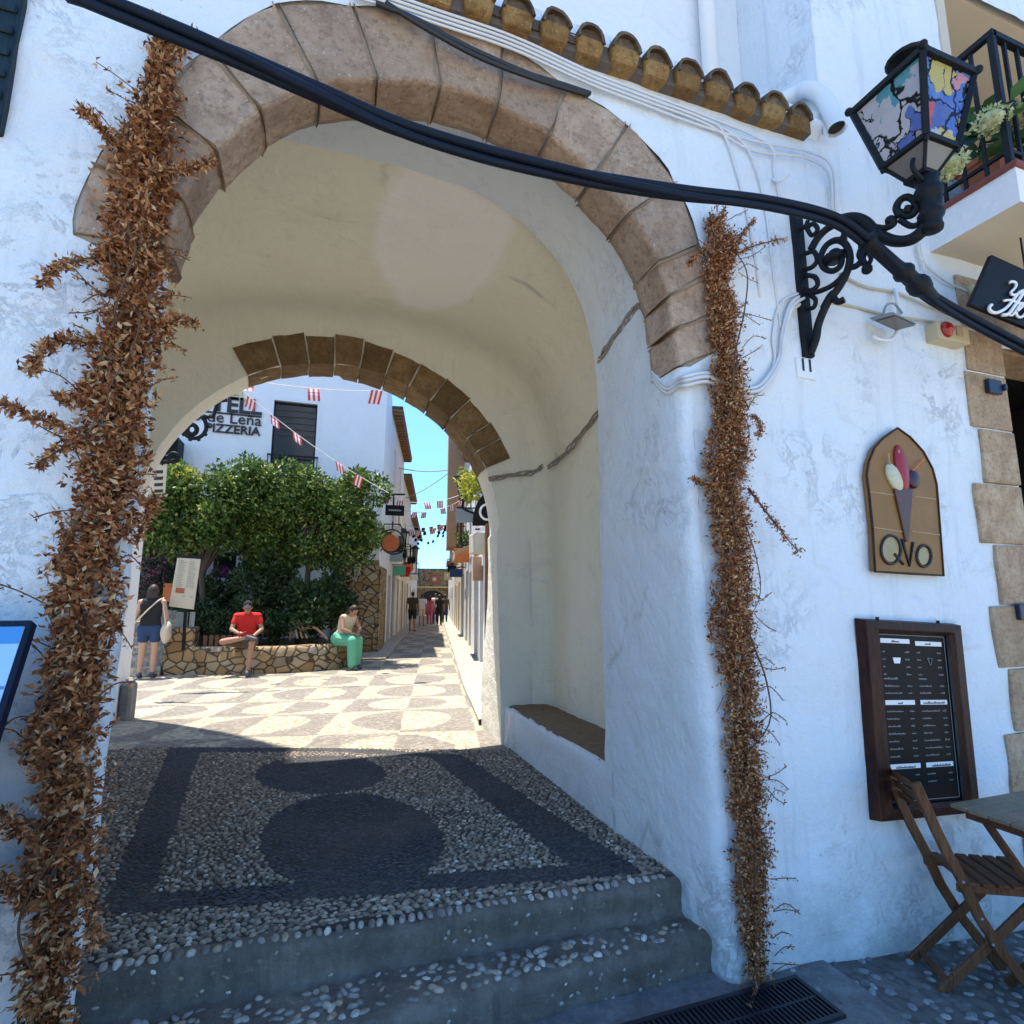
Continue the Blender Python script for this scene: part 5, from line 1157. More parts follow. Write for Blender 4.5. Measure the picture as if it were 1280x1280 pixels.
b.box((w0.x-t,PY-.02,z0),(w0.x,PY+.02,z1+t)); b.box((w1.x,PY-.02,z0),(w1.x+t,PY+.02,z1+t)); b.box((w0.x,PY-.02,z1),(w1.x,PY+.02,z1+t)); b.build('window_surround', M['pvc'], pz_)
b = MB()
for k in range(5): b.box((w0.x+.08,PY+.085,z1-.22-.17*k),(w1.x-.06,PY+.10,z1-.19-.17*k))
b.build('blind_slats', M['bark'], pz_)
b = MB(); zr = at(368,572,PY).z; b.box((w0.x-.08,PY-.10,zr),(w1.x+.08,PY-.07,zr+.04))
for i in range(9): x = w0.x-.06+(w1.x-w0.x+.12)*i/8; b.box((x-.01,PY-.095,z0-.1),(x+.01,PY-.075,zr))
b.build('window_rail', M['iron'], pz_)
win(pz_, l0.x, l1.x, l1.z, l0.z+.1, PY+.05, M['pvc'], M['pane_dark'])
win(pz_, -4.7, -3.0, .9, 3.1, PY+.1, M['wood'], M['pane_dark'], 'doorway')
tx = at(327,492,PY)
text('EL', .40, M['cornice'], pz_, (at(309,501,PY).x, PY-.03, at(309,501,PY).z), (1,0,0), (0,0,1), 'lettering', .012, 'RIGHT', .012)
p = at(327,518,PY); text('CASTELL', .56, M['black_ink'], pz_, (p.x, PY-.03, p.z-.02), (1,0,0), (0,0,1), 'lettering', .012, 'RIGHT', .016)
p2 = at(327,533,PY); text('Horno de Leña', .40, M['black_ink'], pz_, (p2.x, PY-.03, p2.z), (1,0,0), (0,0,1), 'lettering', .01, 'RIGHT', .002)
p3 = at(325,546,PY); text('PIZZERIA', .31, M['black_ink'], pz_, (p3.x, PY-.03, p3.z+.02), (1,0,0), (0,0,1), 'lettering', .01, 'RIGHT', .008)
b = MB(); q = at(327,521.5,PY); b.box((q.x-2.4,PY-.04,q.z-.02),(q.x,PY-.01,q.z+.02)); b.build('lettering_rule', M['black_ink'], pz_)
# rubble corner at the foot of the pizzeria's right edge
b = MB(); b.box((.30,PY-.10,-.2),(1.46,PY-.002,at(445,700,PY).z)); b.obox(Vector((1.46,PY-.1,0))+SD*.9+SN*.02+Vector((0,0,1.1)), SN*.02, SD*.9, Vector((0,0,1.3))); b.build('stone_corner', M['rubblewall'], pz_, bevel=.02)
# side building whose corner throws the shadow across the plaza
sh = thing('plaza_house', 'white house on the left of the plaza beside the arch, its corner shading the paving', 'house', (-4,4.8,0))
b = MB(); b.box((-6.5,3.47,-.2),(-2.10,5.80,12.5)); b.build('wall', M['upper'], sh)
b = MB(); b.box((-2.10,5.45,.1),(-1.98,5.72,.62)); b.build('corner_guard_stone', M['kerb'], sh, bevel=.03)

# ------------------------------------------------------------------ planter, steps and planting
ps = thing('stone_planter', 'curved rubble stone planter wall in front of the orange trees, people sitting on it', 'planter', (-1,9.8,.15))
base = bez([(-2.66,10.55,0),(-2.62,10.2,0),(-1.9,9.86,0),(-1.2,9.64,0),(-.3,9.64,0),(.3,9.85,0),(.72,10.35,0),(.85,11.2,0),(.85,12.88,0)], 8)
cen_ = Vector((-.9,11.6,0)); rows = []
for p in base:
    i = (cen_-p); i.z = 0; i.normalize(); g_ = gz(p.y)-.05
    rows.append([Vector((p.x,p.y,g_)), Vector((p.x,p.y,.35)), Vector((p.x,p.y,.60))+i*.02, Vector((p.x,p.y,.645))+i*.06, p+i*.16+Vector((0,0,.65)), p+i*.32+Vector((0,0,.64)), p+i*.33+Vector((0,0,.3))])
b = MB(); b.strip(rows); b.rough(.02, 3, 3); b.build('wall', M['rubblewall'], ps, smooth=True)
b = MB(); b.add([tuple(p.lerp(cen_,.05))[:2]+(.585,) for p in base]+[(-2.6,12.9,.585)], [tuple(range(len(base)+1))]); b.build('soil', M['soil'], ps)
b = MB(); b.box((-2.72,10.0,.05),(-2.22,10.5,1.02)); b.rough(.015,4,6); b.build('end_pillar', M['rubblewall'], ps, bevel=.03)
b = MB()
for i in range(7): b.box((-5.2,9.98+.30*i,-.1),(-2.73,13.0,.15+.165*(i+1)-.004))
tag(b.build('stone_stairs', M['pave'], bevel=.012), 'pale stone stairs rising at the left of the planter behind the woman', 'stairs')
b = MB()
for k in range(9): b.bar((-2.05+.11*k,10.12-.045*k,.62),(-2.05+.11*k,10.12-.045*k,.86), .07, .03, (1,0,0))
tag(b.build('edging_fence', M['drytwig']), 'low row of dark wooden edging boards on the planter behind the stone wall', 'edging')
def crown(mb, c, rad, n, lsize, seed, squash=.9, clumps=26, dens=.75):
    c = np.array(tuple(c)); rad = np.array(rad); rs = np.random.default_rng(seed)
    d = rs.normal(size=(clumps,3)); d /= np.linalg.norm(d,axis=1,keepdims=True); cc = c+d*rad*rs.uniform(.45,.92,(clumps,1))
    w = rs.integers(0, clumps, n); off = rs.normal(size=(n,3)); off /= np.linalg.norm(off,axis=1,keepdims=True); rr = rs.uniform(.2,1,(n,1))**.5
    P = cc[w]+off*rr*rad.mean()*rs.uniform(.28,.42,(clumps,1))[w]
    D = off+rs.normal(0,.7,(n,3))+np.array([0,0,.1])
    leaf_batch(mb, P, D, rs.uniform(.7,1.25,n)*lsize, rs.uniform(.42,.58,n)*lsize, 0, .15, .3)
def tree(label, base_, parts, trunk_top, leafm, n, lsize, seed, group, stemr=.09, cat='tree', name='orange_tree'):
    t = thing(name, label, cat, base_, group=group); b = MB()
    for c, rad, share in parts: crown(b, c, rad, int(n*share), lsize, seed+int(share*100)); 
    b.build('crown', M[leafm], t)
    b = MB(); bz = Vector(base_); tt = Vector(trunk_top)
    pth = bez([bz-Vector((0,0,.1)), bz.lerp(tt,.4)+Vector((.05,0,0)), tt], 6); b.tube(pth, [stemr*(1-.4*i/len(pth)) for i in range(len(pth))], 9)
    for c, rad, s in parts:
        for k in range(5):
            e = Vector(c)+Vector((random.uniform(-.6,.6)*rad[0],random.uniform(-.5,.5)*rad[1],random.uniform(-.3,.5)*rad[2])); m_ = tt.lerp(e,.5)+Vector((0,0,.12)); pb = bez([tt-Vector((0,0,.05)), m_, e], 5)
            b.tube(pb, [stemr*.55*(1-.8*i/len(pb)) for i in range(len(pb))], 6)
    b.rough(.008, 8, seed); b.build('trunk', M['bark'], t, smooth=True); return t
TY = 11.3
def A(u, v, y=TY): return at(u, v, y)
px = .0196
tree('broad leafy orange tree on the left behind the menu stand', (A(252,775).x,TY,.58), [(A(258,628),(1.3,1.0,1.0),.4),(A(205,640),(.95,.8,.9),.25),(A(305,615),(.85,.8,.8),.2),(A(250,668),(1.35,.8,.5),.15)], A(252,715), 'leaf', 15000, .115, 5, 'orange trees in the planter')
tree('middle orange tree with a dark ivy covered trunk behind the man in red', (A(345,780).x,TY+.2,.58), [(A(345,625,TY+.2),(.95,.9,1.0),.55),(A(338,685,TY+.3),(.85,.6,.7),.45)], A(345,710,TY+.2), 'leaf', 11000, .11, 21, 'orange trees in the planter')
tree('right-hand orange tree with a rounded crown reaching towards the street', (A(372,800).x,TY-.1,.58), [(A(432,638,TY-.1),(1.05,.95,1.0),.5),(A(418,682,TY-.1),(.95,.7,.6),.25),(A(390,625,TY),(.8,.8,.85),.25)], A(385,712,TY-.1), 'leaf', 13500, .11, 33, 'orange trees in the planter')
def bush(name, label, parts, m, n, ls, seed, cat='shrub', group=None):
    b = MB(); tot = sum(r[0]*r[2] for c, r in parts)
    for i, (c, r) in enumerate(parts): crown(b, c, r, int(n*r[0]*r[2]/tot), ls, seed+i, clumps=18)
    return tag(b.build(name, M[m]), label, cat, group)
bush('dark_shrub', 'dark dense oleander bush at the right end of the planter', [(A(400,752,10.7),(.72,.6,.62)),(A(420,742,10.7),(.5,.5,.62)),(A(385,775,10.6),(.6,.5,.4))], 'leafdark', 6500, .11, 50)
bush('dark_shrub', 'dark ivy mass round the trunk behind the man in red', [(A(318,745,11.2),(.55,.5,.9)),(A(345,735,11.3),(.45,.5,1.0)),(A(300,775,10.8),(.7,.5,.4)),(A(335,785,10.6),(.6,.4,.3))], 'leafdark', 8000, .10, 60)
bush('dark_shrub', 'low dark ground ivy beside the menu stand', [(A(262,780,10.6),(.45,.4,.28)),(A(245,770,10.8),(.3,.3,.3))], 'leafdark', 1500, .09, 70)
bush('dark_shrub', 'dark bush under the left orange tree in front of the small window', [(A(275,745,11.6),(.5,.4,.5)),(A(240,740,11.8),(.4,.4,.5))], 'leafdark', 3600, .10, 72)
bv = thing('bougainvillea', 'dark bougainvillea with magenta flowers hanging by the stairs', 'climbing plant', (A(188,715,11.9).x,11.9,.6))
b = MB(); crown(b, A(190,715,11.9), (.6,.5,1.0), 2200, .09, 80); b.build('leaves', M['leafdark'], bv)
b = MB(); crown(b, A(192,712,11.7), (.62,.5,.9), 700, .055, 81); b.build('flowers', M['petal_mag'], bv)
b = MB(); b.tube(bez([(A(188,715,12).x,12.1,.4), A(190,760,12.1), A(186,690,12.0)],6), .03, 6); b.build('stem', M['bark'], bv)
b = MB(); crown(b, A(278,716,12.82), (.30,.14,.16), 260, .06, 84); tag(b.build('flower_box_plant', M['petal_mag']), 'pink flowers in the small white framed window', 'flowers')
bush('yellow_shrub', 'bright yellow green spray of leaves by the cream hanging sign', [(A(218,592,10.9),(.35,.3,.30)),(A(230,600,10.9),(.3,.3,.22))], 'leafyellow', 700, .10, 90)
b = MB()
for k in range(3): b.tube(bez([A(362,800,10.5), A(366+3*k,775,10.4), A(372+6*k,798,10.2)], 5), .022, 6)
b.tube(bez([A(372,790,10.3), A(392,784,10.3), A(410,800,10.2)],5), .03, 6); tag(b.build('bare_root', M['pinkwall'], smooth=True), 'pale bare roots on the planter between the two seated people', 'roots')

# ------------------------------------------------------------------ signs and stands of the plaza
ms = thing('menu_stand', 'cream menu sheet on a leaning stand at the left of the planter', 'menu stand', (A(230,800,9.95).x,9.95,.65))
cc_ = [A(222,695,9.95),A(251,697,9.95),A(242,762,9.95),A(211,758,9.95)]
b = MB(); b.prism(cc_, (0,.04,0)); b.build('sheet', M['board_cream'], ms, bevel=.004)
def on(a, c, o=-.006): return cc_[0].lerp(cc_[1],a).lerp(cc_[3].lerp(cc_[2],a),c)+Vector((0,o,0))
b = MB(); b.prism([on(.16,.62),on(.52,.62),on(.52,.72),on(.16,.72)], (0,.004,0)); b.build('picture', M['terracotta'], ms)
b = MB()
for c in np.linspace(.08,.58,16):
    for a in (.1,.55): w = random.uniform(.2,.36); b.prism([on(a,c),on(a+w,c),on(a+w,c+.008),on(a,c+.008)], (0,.004,0))
for a in (.45,.78): b.prism([on(a,.76),on(a+.12,.76),on(a+.12,.775),on(a,.775)], (0,.004,0))
b.build('small_print', M['grey_ink'], ms)
b = MB(); b.bar(on(0,0,.02)-Vector((.03,0,0)), on(1,0,.02)+Vector((.03,0,0)), .06, .05); b.build('top_bar', M['iron'], ms); b = MB(); p0 = A(232,762,9.98); b.bar(p0, (p0.x+.02,9.98,.60), .05, .04); b.build('stand', M['iron'], ms)
b = MB(); p0, p1 = A(221,765,10.1), A(238,788,10.1); b.box((p0.x,10.08,.62),(p1.x-.06,10.1,p0.z)); b.box((p1.x-.03,10.08,.62),(p1.x+.06,10.1,p0.z)); tag(b.build('notice_sheet', M['greymetal']), 'grey notice sheets below the menu stand', 'notice')
b = MB(); p0, p1 = A(205,729,11.6), A(217,752,11.6); b.box((p0.x,11.58,p1.z),(p1.x,11.62,p0.z)); ob = b.build('orange_board', M['orange'], bevel=.005); tag(ob, 'small orange menu board partly hidden by the menu stand', 'sign')
b = MB(); p0, p1 = A(232,683,11.9), A(245,695,11.9); b.box((p0.x,11.88,p1.z),(p1.x,11.9,p0.z)); tag(b.build('paper_notice', M['white_ink']), 'small white notice above the menu stand', 'notice')
# wrought iron sign bracket beside the lettering and the small cream sign under it
ir = thing('iron_sign_bracket', 'black wrought iron sign bracket with a toothed ring hanging in front of the lettering', 'sign bracket', A(240,533,8.5))
b = MB(); IY = 8.5
def rg(u, v, r_, n=24, a0=0, a1=6.3): return [A(u+r_*math.cos(t), v+r_*math.sin(t), IY) for t in np.linspace(a0, a1, n)]
b.tube(rg(243,533,15), .035, 8); b.tube(rg(240,537,6), .04, 8); b.tube(rg(238,533,11,16,1.8,5.0), .03, 8)
for t in np.linspace(0,6.283,11)[:-1]: b.bar(A(243+15*math.cos(t),533+15*math.sin(t),IY), A(243+19*math.cos(t),533+19*math.sin(t),IY), .05, .04)
b.tube([A(254,520,IY),A(266,522,IY),A(272,502,IY),A(284,500,IY)], .035, 8); b.tube([A(243,548,IY),A(225,540,IY),A(214,556,IY)], .03, 8)
b.build('scrollwork', M['iron'], ir, smooth=True)
hs = thing('cream_hanging_sign', 'small cream sign with dark lines hanging from an iron scroll beside the yellow leaves', 'sign', A(198,600,7.6))
IY = 7.6; b = MB(); b.prism([A(190,582,IY),A(209,580,IY),A(206,616,IY),A(184,618,IY)], (0,.03,0)); b.build('board', M['board_cream'], hs, bevel=.004)
b = MB()
for v in (588,596,604,612): b.prism([A(193,v,IY-.004),A(204,v-.5,IY-.004),A(203.5,v+3.5,IY-.004),A(192.5,v+4,IY-.004)], (0,.002,0))
b.build('dark_lines', M['black_ink'], hs)
b = MB(); b.tube(rg(217,572,6), .025, 7); b.tube(rg(207,574,4), .022, 7); b.tube([A(188,578,IY),A(224,575,IY)], .02, 7); b.tube([A(203,578,IY),A(203,582,IY)], .01, 5); b.build('scroll', M['iron'], hs, smooth=True)
b = MB(); p0, p1 = A(206,545,12.4), A(222,570,12.4); b.box((p0.x,12.3,p1.z-.3),(p1.x,12.95,p0.z)); tag(b.build('wall_speaker', M['black'], bevel=.02), 'black box fixed on the pizzeria wall at the left of the lettering', 'speaker')
# left of the street
ls = thing('black_hanging_sign', 'narrow black sign hanging from an iron arm at the left corner of the street', 'sign', at(494,637,12.6))
b = MB(); p0, p1 = at(482,631,12.6), at(505,645,12.6); b.box((p0.x,12.58,p1.z),(p1.x,12.63,p0.z)); b.build('board', M['black'], ls, bevel=.005)
b = MB(); b.box((p0.x+.08,12.572,(p0.z+p1.z)/2-.02),(p1.x-.08,12.576,(p0.z+p1.z)/2+.02)); b.build('text_line', M['grey_ink'], ls)
b = MB(); b.tube([at(478,625,12.6),at(484,618,12.6),at(506,618,12.6)], .025, 6); b.tube([at(492,619,12.6),at(492,632,12.6)], .02, 6); b.build('iron_arm', M['iron'], ls)
rs = thing('round_sign', 'round amber sign in an iron hoop hanging at the street corner by the tree', 'sign', at(489,678,12.2))
b = MB(); b.lathe([(0,-.02),(.21,-.02),(.23,0),(.21,.02),(0,.02)], at(488,679,12.2), 24, axis=(0.1,-1,0)); b.build('disc', M['amber'], rs, smooth=False)
b = MB(); c = at(490,676,12.2); b.tube([c+Vector((.29*math.cos(t),0,.29*math.sin(t))) for t in np.linspace(0,6.3,24)], .018, 6); b.tube([c+Vector((0,0,.29)), c+Vector((0,0,.5))], .015, 5); b.build('hoop', M['iron'], rs)
def lamp(label, c, s, group=None, back=None):
    t = thing('street_lamp', label, 'street lamp', c, group=group); b = MB()
    b.lathe([(0,.30*s),(.05*s,.28*s),(.20*s,.16*s),(.21*s,.14*s),(.17*s,.14*s)], c, 10); b.lathe([(.05*s,-.22*s),(.09*s,-.24*s),(.09*s,-.27*s),(0,-.29*s)], c, 8)
    for k in range(4): a = math.pi/4+k*math.pi/2; b.bar(c+Vector((.16*s*math.cos(a),.16*s*math.sin(a),.14*s)), c+Vector((.08*s*math.cos(a),.08*s*math.sin(a),-.23*s)), .02*s, .02*s)
    b.build('frame', M['iron'], t)
    b = MB(); b.lathe([(.145*s,.135*s),(.07*s,-.225*s)], c, 4); b.build('glass', M['pane_clear'], t)
    b = MB(); e = c+Vector(back); b.tube(bez([c+Vector((0,0,-.28*s)), c+Vector((0,0,-.42*s)), (c+e)/2+Vector((0,0,-.5*s)), e+Vector((0,0,-.35*s))], 5), .022*s, 6); b.build('arm', M['iron'], t)
lamp('black street lamp with a wide hood on the right of the street', at(580,607,8.8), 1.15, 'street lamps beyond the arch', (.7,0,0))
lamp('black street lamp on the left-hand side of the street above the round sign', at(503,672,14.5), 1.0, 'street lamps beyond the arch', (-.6,0,0))
lamp('small distant street lamp on the left of the street beside the sky', at(519,690,24), 1.1, 'street lamps beyond the arch', (-.6,0,0))
cs = thing('round_black_sign', 'black round-topped sign with a white letter C beside the arch', 'sign', at(603,638,6.9))
b = MB(); IY = 6.9; pts = [A(591,657,IY),A(616,657,IY),A(616,618,IY)]+[A(616-25*math.sin(t)*1.0,657-44*math.cos(t),IY) for t in np.linspace(.15,1.5,9)]; b.prism(pts, (0,.04,0)); b.build('board', M['black'], cs, bevel=.004)
b = MB(); b.tube([A(609+9.0*math.cos(t),640-9.5*math.sin(t),IY-.012) for t in np.linspace(.9,5.4,22)], .020, 7); b.build('lettering', M['white_ink'], cs, smooth=True)
b = MB(); b.prism([A(592,658.5,IY),A(616,658.5,IY),A(616,664,IY),A(592,664,IY)], (0,.03,0)); bb = b.build('strap_board', M['white_ink'], cs)
b = MB(); b.prism([A(594,660.5,IY-.003),A(600,660.5,IY-.003),A(600,662.5,IY-.003),A(594,662.5,IY-.003)], (0,.002,0)); b.build('strap_print', M['black_ink'], bb)
tag((lambda b: (b.box((at(594,666,8.6).x,8.5,at(600,691,8.6).z),(at(594,666,8.6).x+.75,9.1,at(600,666,8.6).z)), b.build('awning_box', M['beige'], bevel=.02))[1])(MB()), 'beige box awning on the right-hand house under the letter C sign', 'awning')
tag((lambda b: (b.box((at(590,696,9.4).x,9.3,at(596,726,9.4).z),(at(590,696,9.4).x+.35,9.36,at(596,696,9.4).z)), b.build('hanging_banner', M['pinkwall'], bevel=.005))[1])(MB()), 'pale brown hanging banner on the right-hand house below the awning', 'banner')
b = MB(); b.box((2.36,5.9,.1),(2.46,6.0,at(612,655,5.95).z)); tag(b.build('dark_post', M['wood'], bevel=.006), 'tall thin dark brown post just beyond the arch on the right', 'post')
bp = thing('balcony_plant', 'yellow green plant hanging over the right-hand house by the arch', 'plant', A(596,605,7.2))
b = MB(); crown(b, A(594,606,7.2), (.30,.3,.30), 420, .11, 97); crown(b, A(605,596,7.2), (.25,.3,.25), 300, .11, 98); b.build('leaves', M['leafyellow'], bp)
for k, (s, q, z, m, lab) in enumerate([(6.4,-1.0,2.9,'greymetal','small pale blue-grey shop plate jutting from the left-hand houses'),(9.0,-1.0,3.2,'black','black shop sign jutting from the left-hand houses beyond the pale plate'),(13.5,-.95,2.9,'orange','round-edged orange shop sign far down the left side'),(16,-.95,3.4,'black','dark shop sign far down the left side near the gateway'),
         (5.5,1.05,2.9,'white_ink','white shop sign on the right-hand side past the banner'),(8.5,1.05,3.0,'board_cream','cream shop sign on the right-hand side in the sun'),(12.5,1.0,2.8,'black','black shop sign on the right-hand side farther down'),(15.5,1.0,3.2,'terracotta','reddish shop sign on the right-hand side near the gateway')]):
    t = thing('shop_sign', lab, 'sign', sp(q, s, z), group='shop signs along the street'); b = MB(); b.obox(sp(q,s,z), SN*.20, SD*.02, Vector((0,0,.16))); b.build('board', M[m], t, bevel=.006)
    b = MB(); sd_ = 1 if q > 0 else -1; b.bar(sp(q-.2*sd_,s,z+.2), sp(q+.32*sd_,s,z+.2), .03,.03); b.build('iron_arm', M['iron'], t)

for k, (s, q, z, m, lab) in enumerate([(4.2,-.95,3.5,'board_cream','cream shop sign jutting high from the first left-hand house'),(7.6,-.98,2.5,'cloth_green','green shop sign jutting low from the left-hand houses'),(11,-.95,2.6,'cloth_red','red shop sign half way along the left-hand houses'),(18.5,-.9,2.6,'white_ink','white shop sign at the far end of the left-hand houses'),
        (1.5,1.0,3.6,'greymetal','grey-blue shop sign jutting high from the nearest right-hand house'),(3.4,1.02,2.75,'orange','orange shop sign low on the right-hand side of the street'),(7.0,1.0,2.4,'cloth_denim','dark blue shop sign low on the right-hand side'),(10.6,1.0,3.7,'board_cream','cream shop sign high on the right-hand side beyond the bay'),(18.5,.95,2.7,'cloth_cream','pale shop sign farthest along the right-hand houses')]):
    t = thing('shop_sign', lab, 'sign', sp(q, s, z), group='shop signs along the street'); b = MB(); b.obox(sp(q,s,z), SN*.22, SD*.02, Vector((0,0,.14+.03*(k%3)))); b.build('board', M[m], t, bevel=.006)
    b = MB(); sd_ = 1 if q > 0 else -1; b.bar(sp(q-.2*sd_,s,z+.2), sp(q+.34*sd_,s,z+.2), .03,.03); b.build('iron_arm', M['iron'], t)
for s, z, q, lab in ((0.6,2.9,1.29,'short striped awning over a shop on the nearest right-hand house'),(8.2,2.75,1.29,'short striped awning farther along the right-hand houses'),(8.8,2.7,-1.23,'short striped awning over a shop on the left-hand side')):
    b = MB(); sd_ = -1 if q > 0 else 1
    for j in range(8): b.add([sp(q, s+.2*j, z), sp(q, s+.2*(j+1), z), sp(q+.55*sd_, s+.2*(j+1), z-.28), sp(q+.55*sd_, s+.2*j, z-.28), sp(q+.55*sd_, s+.2*j, z-.42), sp(q+.55*sd_, s+.2*(j+1), z-.42)], [(0,1,2,3),(3,2,5,4)], j % 2)
    tag(b.build('awning', [M['cloth_cream'], M['pinkwall']]), lab, 'awning')
for s, z, q, lab in ((2.8,3.1,-1.1,'dark potted fern hanging on the first left-hand street house'),(4.8,3.3,1.15,'leafy pot plant on a right-hand street balcony'),(7.2,3.2,-1.05,'leafy pot plant on a left-hand street balcony')):
    b = MB(); crown(b, sp(q,s,z), (.28,.28,.28), 500, .09, int(s*7)); tag(b.build('balcony_plant', M['leaf']), lab, 'plant')

# ------------------------------------------------------------------ bunting
def bunting(label, p, q, sag, n, size, red=True, skip=(), group='bunting strung over the plaza and street'):
    p, q = Vector(p), Vector(q); t = thing('bunting_string', label, 'bunting', (p+q)/2, group=group)
    L = [p.lerp(q, i/24)-Vector((0,0,sag*4*(i/24)*(1-i/24))) for i in range(25)]
    b = MB(); b.tube(L, .008, 4); b.build('string', M['string'], t)
    for k in range(n):
        s = (k+.5)/n; c = p.lerp(q, s)-Vector((0,0,sag*4*s*(1-s))); d = (q-p).normalized(); a = random.uniform(-.9,.9)
        if k in skip: continue
        dn = Vector((0,0,-1)); dn = (dn*math.cos(a*.6)+d*math.sin(a*.6)*.5+Vector((0,-.35*a,0))).normalized(); w = size*.42; b = MB()
        ns = 5 if red else 1
        for j in range(ns):
            u0, u1 = -w+2*w*j/ns, -w+2*w*(j+1)/ns; rows = []
            for i in range(5): f = i/4; sh_ = Vector((0,1,0))*.12*size*math.sin(f*4+k); rows.append([c+d*u*(1-.0*f)+dn*size*f+sh_ for u in (u0,u1)])
            b.strip(rows, j % 2)
        b.build('flag', [M['flag_red'], M['flag_white']] if red else M['black'], t)
bunting('string of red and white flags crossing before the tall pizzeria window', at(300,486,9.2), at(486,616,9.8), .12, 7, .22, skip=(3,6))
bunting('string of red and white flags just under the arch crown', at(285,470,8.6), at(490,488,8.6), .10, 5, .26, skip=(1,3))
bunting('sagging string of red flags across the mouth of the street', sp(-1.2,2.6,4.3), sp(1.25,3.2,4.6), .3, 7, .2, skip=(2,5))
bunting('string of red flags a little farther along the street', sp(-1.2,6.5,4.6), sp(1.25,6.0,4.9), .35, 8, .2, skip=(1,4))
bunting('string of red flags in the middle of the street', sp(-1.2,10.5,4.4), sp(1.25,10.2,5.0), .4, 8, .24, skip=(3,))
for k, s in enumerate((13.5,16.5,19.5,23,27)):
    bunting(['nearest','second','third','fourth','farthest'][k]+' string of small dark flags against the sky far down the street', sp(-1.2,s,4.9+.12*k), sp(1.25,s,5.4+.25*k), .35, 7, .2, False, skip=(k,5-k), group='strings of dark flags far down the street')
b = MB(); 
for (p, q) in ((sp(-1.2,9,6.5), sp(1.2,9.4,6.7)), (sp(-1.2,14,6.2), sp(1.2,10,7.0))): b.tube([Vector(p).lerp(Vector(q),i/8)-Vector((0,0,.15*math.sin(math.pi*i/8))) for i in range(9)], .02, 4)
tag(b.build('overhead_wire', M['cable_grey']), 'thin grey wires crossing the strip of sky over the street', 'wire')

# ------------------------------------------------------------------ people
def remeshed(mb, vox, sm=4):
    me = bpy.data.meshes.new('tmp'); me.from_pydata(mb.v, [], mb.f); ob = bpy.data.objects.new('tmp', me); COL.objects.link(ob)
    m_ = ob.modifiers.new('r', 'REMESH'); m_.mode = 'VOXEL'; m_.voxel_size = vox
    s_ = ob.modifiers.new('s', 'SMOOTH'); s_.iterations = sm; s_.factor = .5
    bpy.context.view_layer.update()
    out = bpy.data.meshes.new_from_object(ob.evaluated_get(bpy.context.evaluated_depsgraph_get())); bpy.data.objects.remove(ob); bpy.data.meshes.remove(me); return out
def link_mesh(me, name, m, parent):
    me.name = name; me.materials.clear(); me.materials.append(m); me.polygons.foreach_set('use_smooth', [True]*len(me.polygons)); o = bpy.data.objects.new(name, me); COL.objects.link(o); o.parent = parent; return o
def caps(b, p, q, r0, r1, n=10):
    p, q = Vector(p), Vector(q); d = q-p
    if d.length > 1e-4:
        pts = [p.lerp(q, t) for t in (0,.33,.66,1)]; b.tube(pts, [r0+(r1-r0)*t for t in (0,.33,.66,1)], n)
    b.ball(p, r0*.995, n, 8); b.ball(q, r1*.995, n, 8)
def hand(b, w, d, palmn, s=1.0, curl=.5, thumb=1):
    w, d, n_ = Vector(w), Vector(d).normalized(), Vector(palmn).normalized(); sd = d.cross(n_).normalized(); n_ = sd.cross(d)
    caps(b, w, w+d*.045*s, .023*s, .030*s); 
    for k in (-1,0,1): caps(b, w+d*.02*s+sd*.012*k*s, w+d*.085*s+sd*.022*k*s, .016*s, .014*s, 8)
    for k, ln in zip((-1.5,-.5,.5,1.5), (.062,.078,.074,.058)):
        p0 = w+d*.085*s+sd*.019*k*s; d1 = (d+n_*curl*.5).normalized(); p1 = p0+d1*ln*.5*s; d2 = (d+n_*curl*1.6).normalized(); p2 = p1+d2*ln*.5*s; caps(b, p0, p1, .0095*s, .0088*s, 7); caps(b, p1, p2, .0088*s, .0078*s, 7)
    t0 = w+d*.03*s+sd*.026*thumb*s; t1 = t0+(d*.6+sd*thumb*.8+n_*.3).normalized()*.04*s; t2 = t1+(d*.9+sd*thumb*.2+n_*.4).normalized()*.03*s; caps(b, t0, t1, .012*s, .0105*s, 7); caps(b, t1, t2, .0105*s, .009*s, 7)
